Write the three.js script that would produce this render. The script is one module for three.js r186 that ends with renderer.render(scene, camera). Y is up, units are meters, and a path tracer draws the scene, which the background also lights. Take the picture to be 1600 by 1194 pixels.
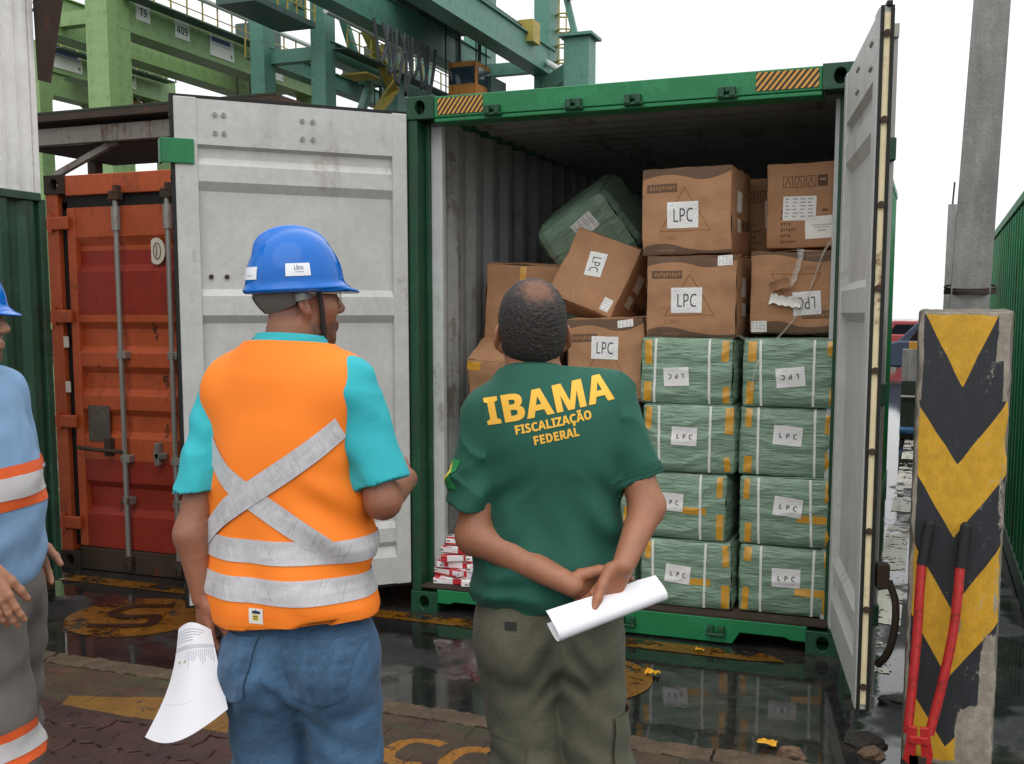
import * as THREE from 'three';
import { mergeGeometries, mergeVertices } from 'three/addons/utils/BufferGeometryUtils.js';
import { RoundedBoxGeometry } from 'three/addons/geometries/RoundedBoxGeometry.js';
import { ImprovedNoise } from 'three/addons/math/ImprovedNoise.js';

// ------------------------------------------------------------------ camera, sky, sun, exposure
const scene = new THREE.Scene();
const FOCAL = 1684, LENS_Y = 675.6, CAMERA_YAW = 0.37108, CAMERA_PITCH = 0.10866;
const camera = new THREE.PerspectiveCamera(2 * Math.atan(LENS_Y / FOCAL) * 180 / Math.PI, 1600 / (2 * LENS_Y), 0.1, 900);
camera.setViewOffset(1600, 2 * LENS_Y, 0, 0, 1600, 1194);
camera.position.set(0, 1.721, 0);
camera.rotation.set(-CAMERA_PITCH, CAMERA_YAW, 0, 'YXZ');
camera.updateMatrixWorld();
{ // overcast sky: white cloud, brighter towards the zenith, faint soft mottling
  const W = 512, H = 256, d = new Float32Array(W * H * 4), n = new ImprovedNoise();
  for (let y = 0; y < H; y++) for (let x = 0; x < W; x++) {
    const up = ((y + 0.5) / H - 0.5) * Math.PI, az = (x + 0.5) / W * Math.PI * 2, s = Math.max(0, Math.sin(up)), c = Math.cos(up);
    const m = 1 + 0.06 * n.noise(Math.cos(az) * c * 3, s * 6, Math.sin(az) * c * 3);
    const L = (0.98 + 0.62 * s) * m, i = (y * W + x) * 4;
    d[i] = L * 0.985; d[i + 1] = L; d[i + 2] = L * 1.02; d[i + 3] = 1;
  }
  const t = new THREE.DataTexture(d, W, H, THREE.RGBAFormat, THREE.FloatType);
  t.mapping = THREE.EquirectangularReflectionMapping; t.magFilter = t.minFilter = THREE.LinearFilter; t.needsUpdate = true;
  scene.background = t; scene.environment = t;
}
const sun = new THREE.DirectionalLight(0xfff4e6, 0.8);
sun.position.set(2.5, 14, 6); sun.target.position.set(-1.5, 0, -4);
sun.castShadow = true; sun.shadow.radius = 110; sun.shadow.mapSize.set(2048, 2048);
Object.assign(sun.shadow.camera, { left: -14, right: 14, top: 14, bottom: -14, near: 0.5, far: 40 });
scene.add(sun, sun.target);
const renderer = new THREE.WebGLRenderer({ antialias: true });
renderer.toneMapping = THREE.LinearToneMapping; renderer.toneMappingExposure = 1.05;
renderer.shadowMap.enabled = true; renderer.shadowMap.type = THREE.PCFSoftShadowMap;
renderer.setSize(1024, 764);

// ------------------------------------------------------------------ helpers
const V = (x, y, z) => new THREE.Vector3(x, y, z);
let seed = 7;
const rnd = () => { seed = (seed + 0x6d2b79f5) | 0; let t = Math.imul(seed ^ (seed >>> 15), 1 | seed); t = (t + Math.imul(t ^ (t >>> 7), 61 | t)) ^ t; return ((t ^ (t >>> 14)) >>> 0) / 4294967296; };
const rr = (a, b) => a + (b - a) * rnd();
const perlin = new ImprovedNoise();
const N3 = (x, y, z) => perlin.noise(x + 31.7, y + 17.3, z + 5.1);
const clamp = (x, a, b) => Math.min(b, Math.max(a, x)), mix = (a, b, t) => a + (b - a) * t;
const smooth = (a, b, x) => { const t = clamp((x - a) / (b - a), 0, 1); return t * t * (3 - 2 * t); };
const used = new Map();
function numbered(name) { const k = used.get(name) ?? 0; used.set(name, k + 1); return k ? name + '_' + String(k).padStart(3, '0') : name; }
function tag(o, label, category, group) { o.userData.label = label; o.userData.category = category; if (group) o.userData.group = group; return o; }
function thing(name, label, category, pos = [0, 0, 0], turn = 0, group) {
  const o = new THREE.Group(); o.name = numbered(name); o.position.set(...pos); o.rotation.y = turn; scene.add(o);
  return tag(o, label, category, group);
}
function part(name, geo, material, parent, label) {
  const g = Array.isArray(geo) ? merge(geo) : geo, m = new THREE.Mesh(g, material);
  m.name = parent === scene ? numbered(name) : name; m.castShadow = m.receiveShadow = true; parent.add(m);
  if (label) m.userData.label = label;
  return m;
}
function struct(name, geo, material) { const m = part(name, geo, material, scene); m.userData.kind = 'structure'; return m; }
function merge(list) {
  const any = list.some((g) => !g.index);
  const gs = list.map((g) => { const q = any && g.index ? g.toNonIndexed() : g; for (const k of Object.keys(q.attributes)) if (!['position', 'normal', 'uv', 'color'].includes(k)) q.deleteAttribute(k); return q; });
  const hasUv = gs.every((g) => g.attributes.uv), hasC = gs.every((g) => g.attributes.color);
  for (const g of gs) { if (!hasUv) g.deleteAttribute('uv'); if (!hasC) g.deleteAttribute('color'); g.clearGroups(); }
  return mergeGeometries(gs);
}
// uv in metres from the dominant axis of each face, so patterns keep their real size
function metreUV(g, s = 1, ox = 0, oy = 0) {
  const q = g.index ? g.toNonIndexed() : g, p = q.attributes.position, uv = new Float32Array(p.count * 2);
  const a = V(), b = V(), c = V(), n = V();
  for (let i = 0; i < p.count; i += 3) {
    a.fromBufferAttribute(p, i); b.fromBufferAttribute(p, i + 1); c.fromBufferAttribute(p, i + 2);
    n.copy(b).sub(a).cross(c.clone().sub(a));
    const ax = Math.abs(n.x), ay = Math.abs(n.y), az = Math.abs(n.z);
    [a, b, c].forEach((v, k) => { const [x, y] = ay >= ax && ay >= az ? [v.x, v.z] : ax >= az ? [v.z, v.y] : [v.x, v.y]; uv[(i + k) * 2] = x * s + ox; uv[(i + k) * 2 + 1] = y * s + oy; });
  }
  q.setAttribute('uv', new THREE.BufferAttribute(uv, 2));
  return q;
}
const box = (w, h, d, x = 0, y = 0, z = 0) => metreUV(new THREE.BoxGeometry(w, h, d).translate(x, y, z));
// box with small rounded edges
function rbox(w, h, d, x = 0, y = 0, z = 0, r = 0.006) { return metreUV(new RoundedBoxGeometry(w, h, d, 1, Math.min(r, w / 2.1, h / 2.1, d / 2.1)).translate(x, y, z)); }
function bar(a, b, w, h = w) { // rectangular bar between two points
  const A = V(...a), B = V(...b), L = A.distanceTo(B), g = new THREE.BoxGeometry(w, h, L), m = new THREE.Matrix4();
  const up = Math.abs(B.y - A.y) / L > 0.95 ? V(0, 0, 1) : V(0, 1, 0);
  m.lookAt(A, B, up); m.setPosition(A.clone().add(B).multiplyScalar(0.5));
  return metreUV(g.applyMatrix4(m));
}
function rod(a, b, r, seg = 10, r2 = r) {
  const A = V(...a), B = V(...b), L = A.distanceTo(B), g = new THREE.CylinderGeometry(r2, r, L, seg);
  g.applyQuaternion(new THREE.Quaternion().setFromUnitVectors(V(0, 1, 0), B.clone().sub(A).normalize()));
  return g.translate((A.x + B.x) / 2, (A.y + B.y) / 2, (A.z + B.z) / 2);
}
function tube(points, r, seg = 24, rs = 8) { return new THREE.TubeGeometry(new THREE.CatmullRomCurve3(points.map((p) => V(...p))), seg, r, rs); }
function extrude(pts, depth, holes = [], bevel = 0) {
  const s = new THREE.Shape(pts.map((p) => new THREE.Vector2(...p)));
  for (const h of holes) s.holes.push(new THREE.Path(h.map((p) => new THREE.Vector2(...p))));
  return metreUV(new THREE.ExtrudeGeometry(s, { depth, bevelEnabled: bevel > 0, bevelSize: bevel, bevelThickness: bevel, bevelSegments: 1, steps: 1 }));
}
const ring = (cx, cy, rx, ry, n = 20) => Array.from({ length: n }, (_, i) => [cx + rx * Math.cos(i / n * 6.28318), cy + ry * Math.sin(i / n * 6.28318)]);
// corrugated sheet standing in the xy plane, waves across x, waves towards +z
function corrugated(length, height, pitch, depth, top = 0.25, thick = 0.003) {
  const prof = [], n = Math.round(length / pitch), p = length / n;
  for (let i = 0; i < n; i++) { const x = i * p; prof.push([x, 0], [x + p * top, 0], [x + p * 0.5, depth], [x + p * (0.5 + top), depth]); }
  prof.push([length, 0]);
  const back = prof.map(([x, z]) => [x, z - thick]).reverse();
  const s = new THREE.Shape([...prof, ...back].map((q) => new THREE.Vector2(...q)));
  const g = new THREE.ExtrudeGeometry(s, { depth: height, bevelEnabled: false });
  g.rotateX(-Math.PI / 2); // (x, d, h) -> (x, h, -d)
  g.scale(1, 1, -1); flip(g);
  return metreUV(g);
}
function flip(g) {
  if (g.index) { const a = g.index.array; for (let i = 0; i < a.length; i += 3) { const t = a[i]; a[i] = a[i + 1]; a[i + 1] = t; } }
  else for (const k of Object.keys(g.attributes)) { const at = g.attributes[k], s = at.itemSize, a = at.array; for (let i = 0; i < at.count; i += 3) for (let c = 0; c < s; c++) { const t = a[i * s + c]; a[i * s + c] = a[(i + 1) * s + c]; a[(i + 1) * s + c] = t; } }
  g.computeVertexNormals(); return g;
}
// ------------------------------------------------------------------ textures and materials
function canvas(w, h, draw) { const c = document.createElement('canvas'); c.width = w; c.height = h; const x = c.getContext('2d'); draw(x, w, h); return c; }
function tex(w, h, draw, srgb = true, repeat = 0) {
  const t = new THREE.CanvasTexture(canvas(w, h, draw));
  if (srgb) t.colorSpace = THREE.SRGBColorSpace;
  if (repeat) { t.wrapS = t.wrapT = THREE.RepeatWrapping; t.repeat.set(repeat, repeat); }
  t.magFilter = THREE.LinearFilter; return t;
}
// tileable grey noise field, 0..1, layered
function field(S, octaves, seedv, sx = 1, sy = 1) {
  const f = new Float32Array(S * S), T = Math.PI * 2;
  const lattices = octaves.map(([n, a], k) => { const r = [], nx = Math.max(1, Math.round(n * sx)), ny = Math.max(1, Math.round(n * sy)); let s = seedv * 977 + k * 131 + 1; for (let i = 0; i < nx * ny; i++) { s = (Math.imul(s, 1664525) + 1013904223) | 0; r.push((s >>> 8) / 16777216); } return { r, nx, ny, a }; });
  let tot = 0; for (const o of octaves) tot += o[1];
  for (let y = 0; y < S; y++) for (let x = 0; x < S; x++) {
    let v = 0;
    for (const { r, nx, ny, a } of lattices) {
      const fx = x / S * nx, fy = y / S * ny, ix = Math.floor(fx), iy = Math.floor(fy), u = fx - ix, w = fy - iy, uu = u * u * (3 - 2 * u), ww = w * w * (3 - 2 * w);
      const g = (i, j) => r[((j % ny) * nx) + (i % nx)];
      v += a * mix(mix(g(ix, iy), g(ix + 1, iy), uu), mix(g(ix, iy + 1), g(ix + 1, iy + 1), uu), ww);
    }
    f[y * S + x] = v / tot;
  }
  return f;
}
function fieldTex(S, f, colour, repeat = 1, srgb = true) {
  const d = new Uint8Array(S * S * 4);
  for (let i = 0; i < S * S; i++) { const c = colour(f[i], i % S, Math.floor(i / S), i); d[i * 4] = clamp(c[0], 0, 255); d[i * 4 + 1] = clamp(c[1], 0, 255); d[i * 4 + 2] = clamp(c[2], 0, 255); d[i * 4 + 3] = 255; }
  const t = new THREE.DataTexture(d, S, S); if (srgb) t.colorSpace = THREE.SRGBColorSpace;
  t.wrapS = t.wrapT = THREE.RepeatWrapping; t.repeat.set(repeat, repeat); t.magFilter = t.minFilter = THREE.LinearFilter; t.needsUpdate = true; return t;
}
const fGrain = field(256, [[8, 1], [32, 0.8], [96, 0.7], [200, 0.6]], 3);
const fBlotch = field(512, [[4, 1], [9, 0.8], [24, 0.6], [70, 0.4], [190, 0.3]], 5);
const fStreak = field(512, [[24, 1], [60, 0.8], [140, 0.5]], 9, 1, 0.12);
const fFine = field(256, [[60, 1], [128, 1]], 12);
const fCloth = field(256, [[128, 1], [16, 0.35]], 14);
const grain = (repeat) => fieldTex(256, fGrain, (v) => [v * 255, v * 255, v * 255], repeat, false);
const bumpGrain = grain(3), bumpFine = fieldTex(256, fFine, (v) => [v * 255, v * 255, v * 255], 8, false), bumpCloth = fieldTex(256, fCloth, (v) => [v * 255, v * 255, v * 255], 10, false);
// worn painted steel: base colour with lighter scuffs, dirt blotches, rust runs (grain of their own)
function paintTex(rgb, { dirt = 0.25, rust = 0.1, scuff = 0.12, dirtC = [60, 55, 45], rustC = [92, 48, 24], rep = 0.5 } = {}) {
  return fieldTex(512, fBlotch, (v, x, y, i) => {
    const s = fStreak[i], g = fGrain[(y % 256) * 256 + (x % 256)];
    let c = rgb.map((k) => k * (0.93 + 0.14 * g));
    const d = smooth(0.52, 0.75, v * 0.6 + s * 0.4) * dirt, r = smooth(0.66, 0.72, v * 0.5 + s * 0.3 + g * 0.28) * rust * 4, w = smooth(0.62, 0.7, g * 0.7 + (1 - v) * 0.35) * scuff;
    c = c.map((k, j) => mix(k, dirtC[j], d)); c = c.map((k, j) => mix(k, 225, w * 0.5)); c = c.map((k, j) => mix(k, rustC[j], clamp(r, 0, 0.85)));
    return c;
  }, rep);
}
const mat = (o) => new THREE.MeshStandardMaterial(o);
const steel = (rgb, o = {}) => mat({ map: paintTex(rgb, o), roughness: o.rough ?? 0.5, metalness: 0, bumpMap: bumpGrain, bumpScale: 0.0012 });
const M = {
  green: steel([24, 122, 72], { dirt: 0.35, rust: 0.1 }),
  greenDark: steel([20, 70, 44], { dirt: 0.45, rust: 0.12 }),
  doorWhite: steel([192, 193, 190], { dirt: 0.16, rust: 0.03, scuff: 0.05, dirtC: [130, 128, 118] }),
  innerGrey: steel([186, 190, 188], { dirt: 0.35, rust: 0.06, dirtC: [105, 105, 100] }),
  orange: steel([184, 84, 42], { dirt: 0.3, rust: 0.06, dirtC: [95, 45, 25] }),
  red: steel([170, 44, 22], { dirt: 0.3, rust: 0.1, dirtC: [90, 30, 20] }),
  rubber: mat({ color: 0x0f1010, roughness: 0.7 }),
  galv: mat({ map: paintTex([150, 148, 142], { dirt: 0.5, rust: 0.25 }), roughness: 0.45, metalness: 0.5 }),
  rustDark: mat({ map: paintTex([58, 46, 36], { dirt: 0.5, rust: 0.4 }), roughness: 0.85 }),
  cream: mat({ map: paintTex([226, 212, 170], { dirt: 0.3, rust: 0.15 }), roughness: 0.5 }),
  floorWood: mat({ map: paintTex([112, 92, 72], { dirt: 0.5, rust: 0.1 }), roughness: 0.8 }),
};
for (const k of Object.keys(M)) M[k].name = k;
// ------------------------------------------------------------------ bodies: distance fields meshed with surface nets
const cap = (a, b, ra, rb = ra, sz = 1) => ({ t: 0, a, b, ra, rb, sz });
const ell = (c, r, q) => ({ t: 1, c, r, q: q ? new THREE.Quaternion().setFromEuler(new THREE.Euler(...q)).invert() : null });
const tmpV = V();
function dist(p, x, y, z) {
  if (p.t === 0) {
    const { a, b, sz } = p, zc = (a[2] + b[2]) / 2, pz = sz === 1 ? z : zc + (z - zc) * sz;
    const bx = b[0] - a[0], by = b[1] - a[1], bz = b[2] - a[2], ax = x - a[0], ay = y - a[1], az = pz - a[2];
    const h = clamp((ax * bx + ay * by + az * bz) / (bx * bx + by * by + bz * bz + 1e-12), 0, 1), dx = ax - bx * h, dy = ay - by * h, dz = az - bz * h;
    return Math.sqrt(dx * dx + dy * dy + dz * dz) - (p.ra + (p.rb - p.ra) * h);
  }
  let dx = x - p.c[0], dy = y - p.c[1], dz = z - p.c[2];
  if (p.q) { tmpV.set(dx, dy, dz).applyQuaternion(p.q); dx = tmpV.x; dy = tmpV.y; dz = tmpV.z; }
  const [rx, ry, rz] = p.r, k0 = Math.hypot(dx / rx, dy / ry, dz / rz), k1 = Math.hypot(dx / (rx * rx), dy / (ry * ry), dz / (rz * rz));
  return k1 < 1e-9 ? -Math.min(rx, ry, rz) : k0 * (k0 - 1) / k1;
}
const smin = (a, b, k) => { const h = Math.max(k - Math.abs(a - b), 0) / k; return Math.min(a, b) - h * h * k * 0.25; };
const blend = (prims, k) => (x, y, z) => { let d = 1e9; for (const p of prims) d = smin(d, dist(p, x, y, z), p.k ?? k); return d; };
function nets(f, lo, hi, cell) {
  const nx = Math.ceil((hi[0] - lo[0]) / cell) + 1, ny = Math.ceil((hi[1] - lo[1]) / cell) + 1, nz = Math.ceil((hi[2] - lo[2]) / cell) + 1;
  const F = new Float32Array(nx * ny * nz), id = (i, j, k) => i + nx * (j + ny * k);
  // coarse skip: where the field is far from zero, fill blocks without sampling each node
  const B = 4;
  for (let k = 0; k < nz; k += B) for (let j = 0; j < ny; j += B) for (let i = 0; i < nx; i += B) {
    const c = f(lo[0] + (i + B / 2) * cell, lo[1] + (j + B / 2) * cell, lo[2] + (k + B / 2) * cell), far = Math.abs(c) > B * cell * 1.9 + 0.02;
    for (let kk = k; kk < Math.min(nz, k + B); kk++) for (let jj = j; jj < Math.min(ny, j + B); jj++) for (let ii = i; ii < Math.min(nx, i + B); ii++)
      F[id(ii, jj, kk)] = far ? c : f(lo[0] + ii * cell, lo[1] + jj * cell, lo[2] + kk * cell);
  }
  const vid = new Int32Array(nx * ny * nz).fill(-1), P = [], I = [];
  for (let k = 0; k < nz - 1; k++) for (let j = 0; j < ny - 1; j++) for (let i = 0; i < nx - 1; i++) {
    let s = 0, m = 0; const v = [];
    for (let c = 0; c < 8; c++) { const q = F[id(i + (c & 1), j + ((c >> 1) & 1), k + (c >> 2))]; v.push(q); if (q < 0) m |= 1 << c; }
    if (m === 0 || m === 255) continue;
    let x = 0, y = 0, z = 0;
    for (let e = 0; e < 12; e++) {
      const ax = e >> 2, r = e & 3, c0 = ax === 0 ? r << 1 : ax === 1 ? (r & 1) | ((r >> 1) << 2) : r, c1 = c0 | (1 << ax);
      const a = v[c0], b = v[c1]; if ((a < 0) === (b < 0)) continue;
      const t = a / (a - b); s++;
      x += (c0 & 1) + (ax === 0 ? t : 0); y += ((c0 >> 1) & 1) + (ax === 1 ? t : 0); z += (c0 >> 2) + (ax === 2 ? t : 0);
    }
    vid[id(i, j, k)] = P.length / 3; P.push(lo[0] + (i + x / s) * cell, lo[1] + (j + y / s) * cell, lo[2] + (k + z / s) * cell);
  }
  const quad = (a, b, c, d, f) => { if (a < 0 || b < 0 || c < 0 || d < 0) return; f ? I.push(a, c, b, a, d, c) : I.push(a, b, c, a, c, d); };
  for (let k = 1; k < nz - 1; k++) for (let j = 1; j < ny - 1; j++) for (let i = 1; i < nx - 1; i++) {
    const a = F[id(i, j, k)] < 0;
    if (a !== F[id(i + 1, j, k)] < 0) quad(vid[id(i, j - 1, k - 1)], vid[id(i, j, k - 1)], vid[id(i, j, k)], vid[id(i, j - 1, k)], !a);
    if (a !== F[id(i, j + 1, k)] < 0) quad(vid[id(i - 1, j, k - 1)], vid[id(i - 1, j, k)], vid[id(i, j, k)], vid[id(i, j, k - 1)], !a);
    if (a !== F[id(i, j, k + 1)] < 0) quad(vid[id(i - 1, j - 1, k)], vid[id(i, j - 1, k)], vid[id(i, j, k)], vid[id(i - 1, j, k)], !a);
  }
  const g = new THREE.BufferGeometry(), n = P.length / 3, nor = new Float32Array(n * 3), e = cell * 0.6;
  for (let i = 0; i < n; i++) {
    const x = P[i * 3], y = P[i * 3 + 1], z = P[i * 3 + 2];
    let a = f(x + e, y, z) - f(x - e, y, z), b = f(x, y + e, z) - f(x, y - e, z), c = f(x, y, z + e) - f(x, y, z - e); const l = Math.hypot(a, b, c) || 1;
    nor[i * 3] = a / l; nor[i * 3 + 1] = b / l; nor[i * 3 + 2] = c / l;
  }
  g.setAttribute('position', new THREE.BufferAttribute(new Float32Array(P), 3)); g.setAttribute('normal', new THREE.BufferAttribute(nor, 3)); g.setIndex(I);
  return g;
}
// uv round a vertical axis, in metres
function wrapUV(g, r = 0.18, cx = 0, cz = 0) {
  const p = g.attributes.position, uv = new Float32Array(p.count * 2);
  for (let i = 0; i < p.count; i++) { uv[i * 2] = Math.atan2(p.getX(i) - cx, p.getZ(i) - cz) * r; uv[i * 2 + 1] = p.getY(i); }
  g.setAttribute('uv', new THREE.BufferAttribute(uv, 2)); return g;
}
// uv from two axes of the thing itself, in metres
function planeUV(g, s = 1) {
  const p = g.attributes.position, uv = new Float32Array(p.count * 2);
  for (let i = 0; i < p.count; i++) { uv[i * 2] = (p.getX(i) + p.getZ(i) * 0.6) * s; uv[i * 2 + 1] = (p.getY(i) + p.getZ(i) * 0.25) * s; }
  g.setAttribute('uv', new THREE.BufferAttribute(uv, 2)); return g;
}
function paint(g, colour) {
  const p = g.attributes.position, c = new Float32Array(p.count * 3);
  for (let i = 0; i < p.count; i++) { const q = colour(p.getX(i), p.getY(i), p.getZ(i)); c[i * 3] = q[0]; c[i * 3 + 1] = q[1]; c[i * 3 + 2] = q[2]; }
  g.setAttribute('color', new THREE.BufferAttribute(c, 3)); return g;
}
// first point of field f along a ray
function hit(f, o, d, far = 1) {
  let t = 0, best = 1e9, bt = 0;
  for (let i = 0; i < 160 && t < far; i++) { const q = f(o[0] + d[0] * t, o[1] + d[1] * t, o[2] + d[2] * t); if (q < best) { best = q; bt = t; } if (q < 0.0004) break; t += Math.max(q * 0.5, 0.0004); }
  const p = [0, 1, 2].map((k) => o[k] + d[k] * bt), e = 0.002; // a ray that passes by is drawn in to the surface
  for (let n = 0; n < 6 && best > 0.001; n++) { const g = [0, 1, 2].map((k) => { const a = [...p], b = [...p]; a[k] += e; b[k] -= e; return f(...a) - f(...b); }), l = Math.hypot(...g) || 1; for (let k = 0; k < 3; k++) p[k] -= g[k] / l * best; best = f(...p); }
  return p;
}
// cloth strip laid on field f: rays(s, t) gives [origin, direction] for s, t in 0..1; the strip is `lift` proud
function laid(f, rays, ns, nt, lift, uvS = 1, uvT = 1) {
  const P = [], U = [], I = [], e = 0.004;
  for (let j = 0; j <= nt; j++) for (let i = 0; i <= ns; i++) {
    const [o, d] = rays(i / ns, j / nt), h = hit(f, o, d, 2);
    let a = f(h[0] + e, h[1], h[2]) - f(h[0] - e, h[1], h[2]), b = f(h[0], h[1] + e, h[2]) - f(h[0], h[1] - e, h[2]), c = f(h[0], h[1], h[2] + e) - f(h[0], h[1], h[2] - e); const l = Math.hypot(a, b, c) || 1;
    P.push(h[0] + a / l * lift, h[1] + b / l * lift, h[2] + c / l * lift); U.push(i / ns * uvS, j / nt * uvT);
  }
  for (let j = 0; j < nt; j++) for (let i = 0; i < ns; i++) { const a = j * (ns + 1) + i, b = a + 1, c = a + ns + 1, d = c + 1; I.push(a, b, d, a, d, c); }
  const g = new THREE.BufferGeometry(); g.setAttribute('position', new THREE.Float32BufferAttribute(P, 3)); g.setAttribute('uv', new THREE.Float32BufferAttribute(U, 2)); g.setIndex(I); g.computeVertexNormals();
  return g;
}
// ------------------------------------------------------------------ ground, pavement, markings
const asphaltMap = fieldTex(512, field(512, [[6, 1], [16, 0.8], [80, 0.7], [256, 0.9]], 21), (v, x, y, i) => { const g = (v - 0.5) * 46, silt = smooth(0.55, 0.7, fBlotch[i]) * 26 * fGrain[(y % 256) * 256 + (x % 256)]; return [36 + g + silt * 1.3, 36 + g + silt, 36 + g + silt * 0.7]; }, 0.4);
const fWet = field(512, [[3, 1], [7, 0.9], [18, 0.5], [60, 0.25]], 33);
const wetRough = fieldTex(512, fWet, (v) => { const r = 14 + 165 * smooth(0.56, 0.72, v); return [r, r, r]; }, 0.21, false);
const asphaltBump = fieldTex(512, field(512, [[128, 1], [256, 1], [12, 0.5]], 41), (v, x, y, i) => { const dry = smooth(0.54, 0.68, fWet[i]), q = 110 + (v - 0.5) * 190 * (0.10 + dry * 0.90); return [q, q, q]; }, 0.21, false);
M.asphalt = mat({ map: asphaltMap, roughness: 1, roughnessMap: wetRough, bumpMap: asphaltBump, bumpScale: 0.004 });
struct('road', metreUV(new THREE.PlaneGeometry(700, 700).rotateX(-Math.PI / 2).translate(0, 0, -150)), M.asphalt);

// worn yellow road paint: flakes missing where the noise says so
const paintAlpha = fieldTex(512, fBlotch, (v, x, y) => { const g = fGrain[(y % 256) * 256 + (x % 256)], a = smooth(0.40, 0.47, v * 0.5 + g * 0.5) * 255; return [a, a, a]; }, 1.1, false);
const paintYellow = fieldTex(512, fBlotch, (v, x, y) => { const g = fGrain[(y % 256) * 256 + (x % 256)], k = 0.6 + 0.5 * g * (0.6 + v * 0.6); return [140 * k, 92 * k, 24 * k]; }, 1.3);
M.roadPaint = mat({ map: paintYellow, alphaMap: paintAlpha, transparent: true, alphaTest: 0.5, roughness: 0.3, bumpMap: bumpGrain, bumpScale: 0.001 });
const flat = (pts, y, holes = []) => { const s = new THREE.Shape(pts.map((p) => new THREE.Vector2(p[0], -p[1]))); for (const h of holes) s.holes.push(new THREE.Path(h.map((p) => new THREE.Vector2(p[0], -p[1])))); return metreUV(new THREE.ShapeGeometry(s, 24).rotateX(-Math.PI / 2).translate(0, y, 0)); };
struct('yellow_road_line', flat([[-6.2, -5.50], [-0.72, -5.44], [-0.62, -5.34], [-0.80, -5.30], [-6.2, -5.36]], 0.004), M.roadPaint);
// slot discs, one with a dark numeral left unpainted
const disc = (cx, cz, r) => ring(cx, cz, r, r * 0.98, 40);
struct('slot_disc', flat(disc(-4.18, -4.83, 0.40), 0.004), M.roadPaint);
struct('slot_disc', flat(disc(-1.52, -4.76, 0.36), 0.004), M.roadPaint);
{
  const pts = [[0.2, -0.2], [-0.12, -0.2], [-0.12, -0.02], [0.06, -0.03], [0.15, 0.06], [0.08, 0.19], [-0.16, 0.2]];
  const c = new THREE.CatmullRomCurve3(pts.map(([x, z]) => V(x, 0, z)), false, 'catmullrom', 0.3), L = [], R = [];
  for (let i = 0; i <= 50; i++) { const p = c.getPoint(i / 50), t = c.getTangent(i / 50), w = 0.035; L.push([p.x - t.z * w, p.z + t.x * w]); R.push([p.x + t.z * w, p.z - t.x * w]); }
  const a = 2.75, rot = ([x, z]) => [-4.20 + x * Math.cos(a) - z * Math.sin(a), -4.84 + x * Math.sin(a) + z * Math.cos(a)];
  struct('slot_numeral', flat([...L, ...R.reverse()].map(rot), 0.008), mat({ color: 0x221c12, roughness: 0.3 }));
}
// white painted edge line running beside the open container
const whiteAlpha = fieldTex(512, fBlotch, (v, x, y) => { const g = fGrain[(y % 256) * 256 + (x % 256)], a = smooth(0.47, 0.51, v * 0.6 + g * 0.4) * 255; return [a, a, a]; }, 0.27, false);
M.whitePaint = mat({ map: paintTex([205, 200, 186], { dirt: 0.5, rust: 0.05 }), alphaMap: whiteAlpha, transparent: true, alphaTest: 0.5, roughness: 0.45 });
struct('white_road_line', flat([[-0.33, -24], [-0.20, -24], [-0.10, -5.35], [-0.27, -5.35]], 0.004), M.whitePaint);

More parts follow.
